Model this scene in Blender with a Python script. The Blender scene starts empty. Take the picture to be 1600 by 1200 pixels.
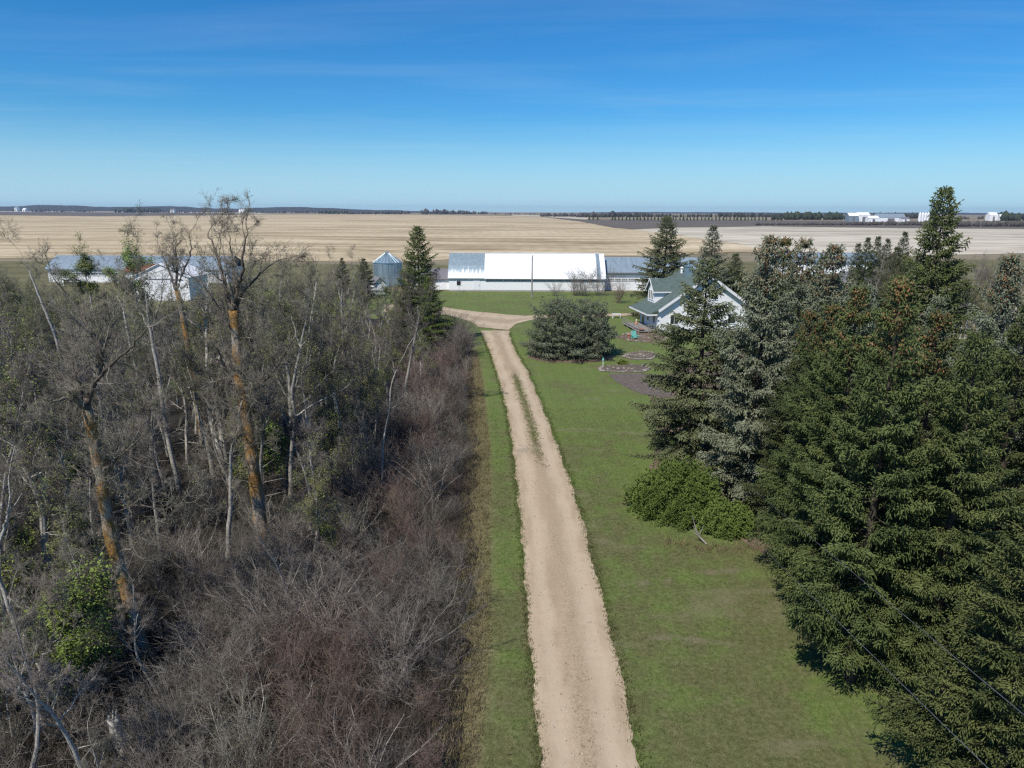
import bpy, math, random
import numpy as np
from mathutils import Vector

# ------------------------------------------------------------------ camera, sky, sun, exposure
sc = bpy.context.scene
COL = sc.collection
H = 18.0; F = 1110.0; HY = 329.0; ROLL = 0.004
P = math.atan((600 - HY) / F)
cam = bpy.data.cameras.new('camera'); camo = bpy.data.objects.new('camera', cam); COL.objects.link(camo)
cam.sensor_width = 36.0; cam.lens = 36.0 * F / 1600.0
cam.clip_start = 0.1; cam.clip_end = 40000
camo.location = (0, 0, H)
from mathutils import Matrix
camo.rotation_euler = (Matrix.Rotation(math.pi / 2 - P, 3, 'X') @ Matrix.Rotation(ROLL, 3, 'Z')).to_euler()
sc.camera = camo

SUN_EL = math.radians(51.0)
SUN_AZ = math.radians(36.0)            # light travels forward and 36 degrees to the right
w = bpy.data.worlds.new('World'); sc.world = w; w.use_nodes = True
wn = w.node_tree.nodes; wl = w.node_tree.links
bg = wn['Background']; bg.inputs['Strength'].default_value = 0.105
sky = wn.new('ShaderNodeTexSky'); sky.sky_type = 'NISHITA'; sky.sun_disc = False
sky.sun_elevation = SUN_EL
sky.sun_rotation = math.pi + SUN_AZ
sky.altitude = 1389; sky.air_density = 1.25; sky.dust_density = 0.0; sky.ozone_density = 9.26
hs = wn.new('ShaderNodeHueSaturation'); hs.inputs['Saturation'].default_value = 1.2; hs.inputs['Value'].default_value = 1.0
wl.new(sky.outputs[0], hs.inputs['Color'])
tint = wn.new('ShaderNodeMixRGB'); tint.blend_type = 'MULTIPLY'; tint.inputs[0].default_value = 1.0; tint.inputs[2].default_value = (0.632, 1.0, 1.1, 1)
wl.new(hs.outputs[0], tint.inputs[1])
# thin cirrus streaks, the same all round the sky
tc = wn.new('ShaderNodeTexCoord')
sx = wn.new('ShaderNodeSeparateXYZ'); wl.new(tc.outputs['Generated'], sx.inputs[0])
mz = wn.new('ShaderNodeMath'); mz.operation = 'MAXIMUM'; mz.inputs[1].default_value = 0.02; wl.new(sx.outputs['Z'], mz.inputs[0])
dx = wn.new('ShaderNodeMath'); dx.operation = 'DIVIDE'; wl.new(sx.outputs['X'], dx.inputs[0]); wl.new(mz.outputs[0], dx.inputs[1])
dy = wn.new('ShaderNodeMath'); dy.operation = 'DIVIDE'; wl.new(sx.outputs['Y'], dy.inputs[0]); wl.new(mz.outputs[0], dy.inputs[1])
cx = wn.new('ShaderNodeCombineXYZ'); wl.new(dx.outputs[0], cx.inputs[0]); wl.new(dy.outputs[0], cx.inputs[1])
mp = wn.new('ShaderNodeMapping'); mp.inputs['Rotation'].default_value = (0, 0, math.radians(60)); mp.inputs['Scale'].default_value = (0.35, 1.0, 1)
wl.new(cx.outputs[0], mp.inputs[0])
nz = wn.new('ShaderNodeTexNoise'); nz.inputs['Scale'].default_value = 0.8; nz.inputs['Detail'].default_value = 7; nz.inputs['Roughness'].default_value = 0.6; nz.inputs['Distortion'].default_value = 0.6
wl.new(mp.outputs[0], nz.inputs[0])
cr = wn.new('ShaderNodeValToRGB'); cr.color_ramp.elements[0].position = 0.46; cr.color_ramp.elements[1].position = 0.8
cr.color_ramp.elements[0].color = (0, 0, 0, 1); cr.color_ramp.elements[1].color = (0.14, 0.14, 0.14, 1)
wl.new(nz.outputs[0], cr.inputs[0])
mx = wn.new('ShaderNodeMixRGB'); wl.new(cr.outputs[0], mx.inputs[0]); wl.new(tint.outputs[0], mx.inputs[1]); mx.inputs[2].default_value = (5.0, 6.6, 7.8, 1)
hzr = wn.new('ShaderNodeMapRange'); hzr.interpolation_type = 'SMOOTHSTEP'; wl.new(sx.outputs['Z'], hzr.inputs['Value'])
for k_, v_ in (('From Min', 0.13), ('From Max', -0.01), ('To Min', 0.0), ('To Max', 0.8)): hzr.inputs[k_].default_value = v_
mh = wn.new('ShaderNodeMixRGB'); wl.new(hzr.outputs[0], mh.inputs[0]); wl.new(mx.outputs[0], mh.inputs[1]); mh.inputs[2].default_value = (4.3, 6.5, 8.6, 1)
wl.new(mh.outputs[0], bg.inputs['Color'])

sl = bpy.data.lights.new('sun', 'SUN'); sl.energy = 5.0; sl.angle = math.radians(0.5); sl.color = (1.0, 0.95, 0.87)
so = bpy.data.objects.new('sun', sl); COL.objects.link(so)
ldir = Vector((math.sin(SUN_AZ) * math.cos(SUN_EL), math.cos(SUN_AZ) * math.cos(SUN_EL), -math.sin(SUN_EL)))
so.rotation_euler = ldir.to_track_quat('-Z', 'Y').to_euler(); so.location = (0, 0, 60)
sc.cycles.use_denoising = False; sc.cycles.filter_width = 1.35; sc.cycles.max_bounces = 5; sc.cycles.diffuse_bounces = 2; sc.cycles.sample_clamp_indirect = 4.0
sc.view_settings.view_transform = 'Standard'; sc.view_settings.look = 'None'
sc.view_settings.exposure = 0.0; sc.view_settings.gamma = 1.0
try: sc.view_settings.use_curve_mapping = False
except Exception: pass

# ------------------------------------------------------------------ helpers
R_ = random.Random(7)

def ray(px, py):
    a = px - 800.0; b = 600.0 - py
    c, s = math.cos(ROLL), math.sin(ROLL)
    u = (a * c - b * s) / F; v = (a * s + b * c) / F
    return (u, math.cos(P) + v * math.sin(P), -math.sin(P) + v * math.cos(P))
def G(px, py, z=0.0):                      # ground point seen at a pixel
    d = ray(px, py); t = (z - H) / d[2]
    return Vector((d[0] * t, d[1] * t, z))
def T(px, py, D):                          # point seen at a pixel at forward distance D
    d = ray(px, py); t = D / d[1]
    return Vector((d[0] * t, D, H + d[2] * t))

def tag(o, label=None, cat=None, group=None, kind=None):
    if label: o['label'] = label
    if cat: o['category'] = cat
    if group: o['group'] = group
    if kind: o['kind'] = kind
    return o
def link(o, parent=None):
    COL.objects.link(o)
    if parent is not None: o.parent = parent
    return o
def empty(name, loc, rz=0.0):
    o = bpy.data.objects.new(name, None); o.location = loc; o.rotation_euler = (0, 0, rz); o.empty_display_size = 0.5
    return link(o)
def copy_tree(o, parent=None):
    c = o.copy(); link(c, parent)
    for ch in list(o.children): copy_tree(ch, c)
    return c

class MB:
    """collects triangles and quads for ONE mesh object"""
    def __init__(s): s.V = []; s.T = []; s.Q = []; s.n = 0
    def add(s, V, Tt=None, Q=None):
        V = np.asarray(V, float).reshape(-1, 3)
        if Tt is not None and len(Tt): s.T.append(np.asarray(Tt, np.int64) + s.n)
        if Q is not None and len(Q): s.Q.append(np.asarray(Q, np.int64) + s.n)
        s.V.append(V); s.n += len(V); return s
    def box(s, c, size, rz=0.0):
        x, y, z = [k / 2 for k in size]
        V = np.array([(i, j, k) for k in (-z, z) for j in (-y, y) for i in (-x, x)], float)
        if rz:
            cc, ss = math.cos(rz), math.sin(rz)
            V = np.stack([V[:, 0] * cc - V[:, 1] * ss, V[:, 0] * ss + V[:, 1] * cc, V[:, 2]], 1)
        return s.add(V + np.array(c, float), Q=[(0, 2, 3, 1), (4, 5, 7, 6), (0, 1, 5, 4), (2, 6, 7, 3), (0, 4, 6, 2), (1, 3, 7, 5)])
    def bbox(s, x0, x1, y0, y1, z0, z1): return s.box(((x0 + x1) / 2, (y0 + y1) / 2, (z0 + z1) / 2), (x1 - x0, y1 - y0, z1 - z0))
    def hexa(s, b, t):                     # bottom 4 and top 4 points, same winding
        return s.add(list(b) + list(t), Q=[(3, 2, 1, 0), (4, 5, 6, 7), (0, 1, 5, 4), (1, 2, 6, 5), (2, 3, 7, 6), (3, 0, 4, 7)])
    def slab(s, p, th):                    # a quad thickened along its normal (downwards)
        p = [Vector(q) for q in p]; n = (p[1] - p[0]).cross(p[3] - p[0]).normalized()
        if n.z < 0: n = -n
        return s.hexa([q - n * th for q in p], p)
    def tube(s, pts, rad, sides=6, rng=None, rough=0.0, cap=True):
        pts = np.asarray([tuple(p) for p in pts], float); n = len(pts)
        rad = np.broadcast_to(np.asarray(rad, float), (n,)) if np.ndim(rad) else np.full(n, rad)
        tan = np.gradient(pts, axis=0); tan /= np.linalg.norm(tan, axis=1)[:, None] + 1e-9
        A, B = frames(tan)
        ang = np.arange(sides) * 2 * math.pi / sides
        rr = rad[:, None] * np.ones((n, sides))
        if rng is not None and rough: rr = rr * (1 + rough * rng.uniform(-1, 1, (n, sides)))
        V = pts[:, None, :] + rr[:, :, None] * (np.cos(ang)[None, :, None] * A[:, None, :] + np.sin(ang)[None, :, None] * B[:, None, :])
        Q = []
        for i in range(n - 1):
            for j in range(sides):
                k = (j + 1) % sides
                Q.append((i * sides + j, i * sides + k, (i + 1) * sides + k, (i + 1) * sides + j))
        V = V.reshape(-1, 3); Tt = []
        if cap:
            V = np.vstack([V, pts[0], pts[-1]])
            for j in range(sides):
                k = (j + 1) % sides
                Tt += [(n * sides, k, j), (n * sides + 1, (n - 1) * sides + j, (n - 1) * sides + k)]
        return s.add(V, Tt, Q)
    def lathe(s, prof, sides=24, c=(0, 0, 0)):
        V = []; Q = []
        for r, z in prof:
            for j in range(sides):
                a = j * 2 * math.pi / sides; V.append((c[0] + r * math.cos(a), c[1] + r * math.sin(a), c[2] + z))
        for i in range(len(prof) - 1):
            for j in range(sides):
                k = (j + 1) % sides; Q.append((i * sides + j, i * sides + k, (i + 1) * sides + k, (i + 1) * sides + j))
        return s.add(V, Q=Q)
    def mesh(s, name, mat, smooth=False):
        V = np.vstack(s.V) if s.V else np.zeros((0, 3))
        T_ = np.vstack(s.T) if s.T else np.zeros((0, 3), np.int64); Q_ = np.vstack(s.Q) if s.Q else np.zeros((0, 4), np.int64)
        me = bpy.data.meshes.new(name)
        nt, nq = len(T_), len(Q_)
        me.vertices.add(len(V)); me.vertices.foreach_set('co', V.astype(np.float32).ravel())
        me.loops.add(nt * 3 + nq * 4); me.polygons.add(nt + nq)
        me.loops.foreach_set('vertex_index', np.concatenate([T_.ravel(), Q_.ravel()]).astype(np.int32))
        ls = np.concatenate([np.arange(nt) * 3, nt * 3 + np.arange(nq) * 4]).astype(np.int32)
        me.polygons.foreach_set('loop_start', ls)
        me.polygons.foreach_set('use_smooth', np.full(nt + nq, bool(smooth or len(V) > 3000)))
        me.update(calc_edges=True); me.validate()
        me.materials.append(mat)
        return me
    def build(s, name, mat, parent=None, smooth=False, kind=None):
        o = bpy.data.objects.new(name, s.mesh(name, mat, smooth)); link(o, parent)
        if kind: o['kind'] = kind
        return o

def frames(d):
    ref = np.where(np.abs(d[:, 2:3]) < 0.9, np.array([[0, 0, 1.0]]), np.array([[1.0, 0, 0]]))
    a = np.cross(d, ref); a /= np.linalg.norm(a, axis=1)[:, None] + 1e-9
    return a, np.cross(d, a)
def _nd(P0, P1):
    d = P1 - P0; return d / (np.linalg.norm(d, axis=1)[:, None] + 1e-9)
def cones(mb, P0, P1, R, sides=3):
    P0 = np.asarray(P0, float); P1 = np.asarray(P1, float); n = len(P0)
    if n == 0: return
    A, B = frames(_nd(P0, P1)); R = np.broadcast_to(np.asarray(R, float), (n,))[:, None]
    vs = []
    for j in range(sides):
        a = j * 2 * math.pi / sides; vs.append(P0 + R * (math.cos(a) * A + math.sin(a) * B))
    vs.append(P1); V = np.stack(vs, 1).reshape(-1, 3)
    b = np.arange(n)[:, None] * (sides + 1)
    Tt = np.concatenate([b + np.array([[j, (j + 1) % sides, sides]]) for j in range(sides)])
    mb.add(V, Tt)
def spindles(mb, P0, P1, R, pos=0.62, sides=3):
    P0 = np.asarray(P0, float); P1 = np.asarray(P1, float); n = len(P0)
    if n == 0: return
    A, B = frames(_nd(P0, P1)); R = np.broadcast_to(np.asarray(R, float), (n,))[:, None]
    M = P0 + (P1 - P0) * pos; vs = [P0]
    for j in range(sides):
        a = j * 2 * math.pi / sides + 0.5; vs.append(M + R * (math.cos(a) * A + math.sin(a) * B))
    vs.append(P1); V = np.stack(vs, 1).reshape(-1, 3); b = np.arange(n)[:, None] * (sides + 2)
    L = []
    for j in range(sides):
        k = (j + 1) % sides; L += [b + np.array([[0, 1 + j, 1 + k]]), b + np.array([[sides + 1, 1 + k, 1 + j]])]
    mb.add(V, np.concatenate(L))
def prisms(mb, P0, P1, R0, R1, sides=3):
    P0 = np.asarray(P0, float); P1 = np.asarray(P1, float); n = len(P0)
    if n == 0: return
    A, B = frames(_nd(P0, P1)); R0 = np.broadcast_to(np.asarray(R0, float), (n,))[:, None]; R1 = np.broadcast_to(np.asarray(R1, float), (n,))[:, None]
    vs = []
    for Pp, Rr in ((P0, R0), (P1, R1)):
        for j in range(sides):
            a = j * 2 * math.pi / sides; vs.append(Pp + Rr * (math.cos(a) * A + math.sin(a) * B))
    V = np.stack(vs, 1).reshape(-1, 3); b = np.arange(n)[:, None] * (2 * sides)
    mb.add(V, None, np.concatenate([b + np.array([[j, (j + 1) % sides, sides + (j + 1) % sides, sides + j]]) for j in range(sides)]))
def leaves(mb, C, size, rng):               # two-triangle leaves (folded quads) at points C
    n = len(C)
    if n == 0: return
    d = rng.normal(size=(n, 3)); d /= np.linalg.norm(d, axis=1)[:, None]
    A, B = frames(d); s_ = (np.asarray(size) * rng.uniform(0.6, 1.3, n))[:, None]
    V = np.stack([C, C + s_ * (0.5 * d + 0.35 * A), C + s_ * 1.1 * d, C + s_ * (0.5 * d - 0.35 * A + 0.15 * B)], 1).reshape(-1, 3)
    b = np.arange(n)[:, None] * 4
    mb.add(V, np.concatenate([b + np.array([[0, 1, 2]]), b + np.array([[0, 2, 3]])]))

# ------------------------------------------------------------------ materials
def ramp(nt, fac, stops):
    n = nt.nodes.new('ShaderNodeValToRGB'); e = n.color_ramp.elements
    while len(e) < len(stops): e.new(0.5)
    for k, (p, c) in enumerate(stops): e[k].position = p; e[k].color = (c[0], c[1], c[2], 1)
    nt.links.new(fac, n.inputs[0]); return n.outputs[0]
def noise(nt, vec, scale, detail=4, rough=0.55, dist=0.0):
    n = nt.nodes.new('ShaderNodeTexNoise'); n.inputs['Scale'].default_value = scale; n.inputs['Detail'].default_value = detail
    n.inputs['Roughness'].default_value = rough; n.inputs['Distortion'].default_value = dist
    if vec is not None: nt.links.new(vec, n.inputs['Vector'])
    return n.outputs['Fac']
def mixc(nt, fac, a, b, mode='MIX'):
    n = nt.nodes.new('ShaderNodeMixRGB'); n.blend_type = mode
    for i, v in ((0, fac), (1, a), (2, b)):
        if hasattr(v, 'is_output'): nt.links.new(v, n.inputs[i])
        elif i == 0: n.inputs[0].default_value = v
        else: n.inputs[i].default_value = (v[0], v[1], v[2], 1)
    return n.outputs[0]
def math_(nt, op, a, b=None, clamp=False):
    n = nt.nodes.new('ShaderNodeMath'); n.operation = op; n.use_clamp = clamp
    for i, v in ((0, a), (1, b)):
        if v is None: continue
        if hasattr(v, 'is_output'): nt.links.new(v, n.inputs[i])
        else: n.inputs[i].default_value = v
    return n.outputs[0]
def rng_(nt, v, a, b, c=0.0, d=1.0):
    n = nt.nodes.new('ShaderNodeMapRange'); n.interpolation_type = 'SMOOTHSTEP'; nt.links.new(v, n.inputs['Value'])
    for k, val in (('From Min', a), ('From Max', b), ('To Min', c), ('To Max', d)): n.inputs[k].default_value = val
    return n.outputs[0]
def coord(nt, kind='Object', scale=None, rot=None):
    t = nt.nodes.new('ShaderNodeTexCoord').outputs[kind]
    if kind == 'World': pass
    if scale is not None or rot is not None:
        m = nt.nodes.new('ShaderNodeMapping')
        if scale is not None: m.inputs['Scale'].default_value = scale
        if rot is not None: m.inputs['Rotation'].default_value = rot
        nt.links.new(t, m.inputs[0]); t = m.outputs[0]
    return t
def world_pos(nt): return nt.nodes.new('ShaderNodeNewGeometry').outputs['Position']
def new_mat(name, rough=0.8, spec=0.3, metal=0.0):
    m = bpy.data.materials.new(name); m.use_nodes = True; nt = m.node_tree
    b = nt.nodes['Principled BSDF']; b.inputs['Roughness'].default_value = rough; b.inputs['Metallic'].default_value = metal
    b.inputs['Specular IOR Level'].default_value = spec
    return m, nt, b
def bump(nt, b, h, strength=0.4, dist=0.05):
    n = nt.nodes.new('ShaderNodeBump'); n.inputs['Strength'].default_value = strength; n.inputs['Distance'].default_value = dist
    nt.links.new(h, n.inputs['Height']); nt.links.new(n.outputs[0], b.inputs['Normal'])
def simple(name, c0, c1, scale=3.0, rough=0.8, spec=0.3, metal=0.0, bs=0.3, bd=0.02, rand=0.0, hue=0.0, detail=5, stretch=None, pos=(0.35, 0.65)):
    """two-tone noise; rand/hue vary it from object to object"""
    m, nt, b = new_mat(name, rough, spec, metal)
    v = coord(nt, 'Object', stretch)
    f = noise(nt, v, scale, detail)
    c = ramp(nt, f, [(pos[0], c0), (pos[1], c1)])
    if rand or hue:
        oi = nt.nodes.new('ShaderNodeObjectInfo').outputs['Random']
        h = nt.nodes.new('ShaderNodeHueSaturation'); nt.links.new(c, h.inputs['Color'])
        nt.links.new(rng_(nt, oi, 0, 1, 1 - rand, 1 + rand), h.inputs['Value'])
        o2 = math_(nt, 'FRACT', math_(nt, 'MULTIPLY', oi, 7.31))
        nt.links.new(rng_(nt, o2, 0, 1, 0.5 - hue, 0.5 + hue), h.inputs['Hue']); c = h.outputs[0]
    nt.links.new(c, b.inputs['Base Color'])
    if bs: bump(nt, b, f, bs, bd)
    return m
M = {}
M['white'] = simple('white_paint', (0.8, 0.8, 0.79), (0.85, 0.85, 0.84), 1.2, 0.8, 0.15, bs=0.0)
M['white_trim'] = simple('white_trim', (0.76, 0.76, 0.76), (0.8, 0.8, 0.8), 4, 0.45, bs=0.0)
M['grey_window'] = simple('frosted_panel', (0.2, 0.2, 0.2), (0.28, 0.28, 0.27), 2, 0.4, bs=0)
M['dark_window'] = simple('dark_glass', (0.02, 0.025, 0.03), (0.04, 0.05, 0.06), 1, 0.08, 0.6, bs=0)
M['black_paint'] = simple('black_paint', (0.015, 0.015, 0.015), (0.03, 0.03, 0.03), 5, 0.6)
M['bark_dark'] = simple('dark_bark', (0.06, 0.05, 0.04), (0.16, 0.13, 0.1), 14, 0.9, bs=0.7, rand=0.25, stretch=(1, 1, 0.25))
M['bark_spruce'] = simple('spruce_bark', (0.03, 0.024, 0.018), (0.085, 0.065, 0.05), 14, 0.95, bs=0.7, stretch=(1, 1, 0.3))
M['bark_grey'] = simple('grey_bark', (0.23, 0.21, 0.175), (0.46, 0.43, 0.37), 9, 0.9, bs=0.6, rand=0.35, stretch=(1, 1, 0.5))
M['bark_pale'] = simple('pale_poplar_bark', (0.22, 0.205, 0.175), (0.44, 0.41, 0.36), 7, 0.85, bs=0.4, rand=0.2, stretch=(1, 1, 1.5))
M['twig'] = simple('twig_bark', (0.1, 0.088, 0.07), (0.2, 0.177, 0.142), 3, 0.9, bs=0, rand=0.35, hue=0.03)
M['twig_grey'] = simple('grey_twigs', (0.105, 0.094, 0.08), (0.225, 0.2, 0.172), 3, 0.9, bs=0, rand=0.25, hue=0.02)
M['twig_red'] = simple('reddish_twigs', (0.11, 0.078, 0.063), (0.215, 0.155, 0.125), 3, 0.9, bs=0, rand=0.25, hue=0.015)
M['bud'] = simple('opening_buds', (0.12, 0.15, 0.035), (0.22, 0.24, 0.065), 2, 0.8, bs=0, rand=0.25, hue=0.02)
M['leaf'] = simple('fresh_leaves', (0.125, 0.175, 0.025), (0.22, 0.28, 0.055), 1.5, 0.6, 0.3, bs=0, rand=0.2, hue=0.02)
M['needle_green'] = simple('green_needles', (0.052, 0.071, 0.02), (0.125, 0.148, 0.046), 1.1, 0.65, 0.3, bs=0, rand=0.14, hue=0.012)
M['needle_blue'] = simple('blue_green_needles', (0.105, 0.122, 0.07), (0.225, 0.245, 0.16), 1.2, 0.65, 0.3, bs=0, rand=0.12, hue=0.012)
M['needle_grey'] = simple('grey_green_needles', (0.088, 0.102, 0.042), (0.19, 0.205, 0.098), 1.2, 0.65, 0.3, bs=0, rand=0.1, hue=0.01)
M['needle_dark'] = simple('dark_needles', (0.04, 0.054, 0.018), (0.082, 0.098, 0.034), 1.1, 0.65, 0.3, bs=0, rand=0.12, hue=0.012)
M['juniper'] = simple('bright_green_needles', (0.075, 0.115, 0.02), (0.145, 0.195, 0.04), 1.5, 0.6, 0.3, bs=0)
M['cone'] = simple('brown_cones', (0.17, 0.085, 0.036), (0.31, 0.17, 0.078), 3, 0.8, bs=0)
M['rock'] = simple('garden_rock', (0.17, 0.15, 0.13), (0.36, 0.32, 0.275), 2.2, 0.9, bs=0.4)
M['pebble'] = simple('pale_pebbles', (0.3, 0.25, 0.19), (0.58, 0.5, 0.41), 8, 0.9, bs=0.2)
M['soil'] = simple('bare_soil', (0.1, 0.08, 0.065), (0.16, 0.13, 0.11), 2.5, 0.95, bs=0.6)
M['mulch'] = simple('needle_mulch', (0.09, 0.066, 0.045), (0.2, 0.145, 0.1), 3, 0.95, bs=0.6)
M['turquoise'] = simple('turquoise_paint', (0.12, 0.42, 0.36), (0.2, 0.52, 0.46), 3, 0.5, bs=0)
M['terracotta'] = simple('terracotta', (0.4, 0.2, 0.13), (0.5, 0.28, 0.2), 4, 0.8)
M['wood_grey'] = simple('weathered_wood', (0.2, 0.18, 0.16), (0.34, 0.31, 0.28), 6, 0.9, bs=0.4, stretch=(1, 1, 0.15))
M['dark_roof'] = simple('grey_shingle', (0.14, 0.13, 0.14), (0.21, 0.2, 0.21), 6, 0.9, bs=0.3)
M['red_roof'] = simple('rusty_roof', (0.15, 0.05, 0.035), (0.24, 0.09, 0.06), 2, 0.8)
M['cream'] = simple('cream_wall', (0.6, 0.57, 0.5), (0.68, 0.65, 0.58), 2, 0.8, bs=0.05)
M['concrete'] = simple('concrete', (0.3, 0.29, 0.27), (0.42, 0.41, 0.39), 3, 0.9)
M['wire'] = simple('aluminium_wire', (0.13, 0.13, 0.14), (0.2, 0.2, 0.21), 3, 0.5, 0.4, bs=0)
M['far_wood'] = simple('far_woodland', (0.035, 0.037, 0.03), (0.07, 0.067, 0.052), 0.03, 0.95, bs=0)
M['far_bare'] = simple('far_bare_trees', (0.06, 0.054, 0.045), (0.105, 0.095, 0.08), 0.05, 0.95, bs=0)
M['far_green'] = simple('far_spruce', (0.03, 0.04, 0.02), (0.055, 0.065, 0.03), 0.1, 0.95, bs=0)

def siding_mat():
    m, nt, b = new_mat('white_siding', 0.75, 0.15)
    v = coord(nt); s = nt.nodes.new('ShaderNodeSeparateXYZ'); nt.links.new(v, s.inputs[0])
    f = math_(nt, 'FRACT', math_(nt, 'MULTIPLY', s.outputs['Z'], 1 / 0.13))
    n = noise(nt, v, 2.0)
    c = ramp(nt, n, [(0.3, (0.78, 0.78, 0.77)), (0.7, (0.84, 0.84, 0.83))])
    nt.links.new(mixc(nt, rng_(nt, f, 0.0, 0.12, 0.12, 0.0), c, (0.5, 0.5, 0.5)), b.inputs['Base Color']); return m
M['siding'] = siding_mat()
def shingle_mat(name, a, b2):
    m, nt, b = new_mat(name, 0.85, 0.3)
    v = coord(nt); br = nt.nodes.new('ShaderNodeTexBrick'); nt.links.new(v, br.inputs['Vector'])
    br.inputs['Scale'].default_value = 1.0; br.inputs['Brick Width'].default_value = 0.4; br.inputs['Row Height'].default_value = 0.16; br.inputs['Mortar Size'].default_value = 0.012
    br.inputs['Color1'].default_value = (*a, 1); br.inputs['Color2'].default_value = (*b2, 1); br.inputs['Mortar'].default_value = tuple(k * 0.6 for k in a) + (1,)
    n = noise(nt, v, 1.2, 6); c = mixc(nt, rng_(nt, n, 0.3, 0.7, 0, 0.35), br.outputs[0], tuple(k * 1.25 for k in b2))
    nt.links.new(c, b.inputs['Base Color']); bump(nt, b, br.outputs['Fac'], 0.3, 0.02); return m
M['shingle'] = shingle_mat('green_shingles', (0.075, 0.105, 0.095), (0.11, 0.145, 0.13))
def metal_sheet(name, c0, c1, rough=0.35, metal=0.6, pitch=0.3):
    m, nt, b = new_mat(name, rough, 0.5, metal)
    v = coord(nt); s = nt.nodes.new('ShaderNodeSeparateXYZ'); nt.links.new(v, s.inputs[0])
    f = math_(nt, 'PINGPONG', math_(nt, 'MULTIPLY', s.outputs['X'], 1 / pitch), 0.5)
    n = noise(nt, coord(nt, 'Object', (1.2, 0.25, 0.25)), 1.5, 5)
    c = ramp(nt, n, [(0.3, c0), (0.7, c1)]); nt.links.new(c, b.inputs['Base Color'])
    bump(nt, b, rng_(nt, f, 0.35, 0.5), 0.5, 0.03); return m
M['roof_metal'] = metal_sheet('blue_grey_sheet_metal', (0.16, 0.215, 0.26), (0.23, 0.285, 0.33), 0.75, 0.0)
M['bin_metal'] = metal_sheet('galvanised_bin_steel', (0.33, 0.42, 0.45), (0.45, 0.53, 0.56), 0.4, 0.75)
M['bin_cap'] = metal_sheet('galvanised_bin_roof', (0.26, 0.37, 0.42), (0.35, 0.46, 0.51), 0.45, 0.6)
def galv_patch():
    # bare galvanised sheet from which the white paint runs back in streaks towards the eave
    m, nt, b = new_mat('streaked_galvanised_sheet', 0.5, 0.4, 0.3)
    v = coord(nt); s = nt.nodes.new('ShaderNodeSeparateXYZ'); nt.links.new(v, s.inputs[0])
    n = noise(nt, coord(nt, 'Object', (1.1, 0.03, 0.12)), 1.6, 5, 0.6)
    edge = math_(nt, 'ADD', s.outputs['Z'], math_(nt, 'MULTIPLY', math_(nt, 'SUBTRACT', n, 0.5), 5.0))
    f = rng_(nt, edge, 3.9, 5.0)
    g = ramp(nt, noise(nt, v, 1.5), [(0.3, (0.22, 0.29, 0.33)), (0.7, (0.31, 0.38, 0.41))])
    nt.links.new(mixc(nt, f, (0.76, 0.77, 0.77), g), b.inputs['Base Color'])
    nt.links.new(math_(nt, 'MULTIPLY', f, 0.35), b.inputs['Metallic'])
    p = math_(nt, 'PINGPONG', math_(nt, 'MULTIPLY', s.outputs['X'], 1 / 0.4), 0.5)
    bump(nt, b, rng_(nt, p, 0.35, 0.5), 0.5, 0.03); return m
M['galv'] = galv_patch()
def lichen_bark():
    m, nt, b = new_mat('orange_lichen_bark', 0.9, 0.2)
    v = coord(nt, 'Object', (1, 1, 0.35)); n = noise(nt, v, 10, 6, 0.65); big = noise(nt, coord(nt, 'Object', (1, 1, 0.6)), 1.0, 4)
    g = ramp(nt, n, [(0.3, (0.11, 0.095, 0.07)), (0.5, (0.26, 0.235, 0.185)), (0.75, (0.44, 0.4, 0.345))])
    o = ramp(nt, n, [(0.3, (0.15, 0.08, 0.025)), (0.6, (0.36, 0.205, 0.065)), (0.8, (0.45, 0.3, 0.14))])
    nt.links.new(mixc(nt, rng_(nt, big, 0.4, 0.58), g, o), b.inputs['Base Color']); bump(nt, b, n, 0.9, 0.06); return m
M['lichen'] = lichen_bark()

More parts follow.
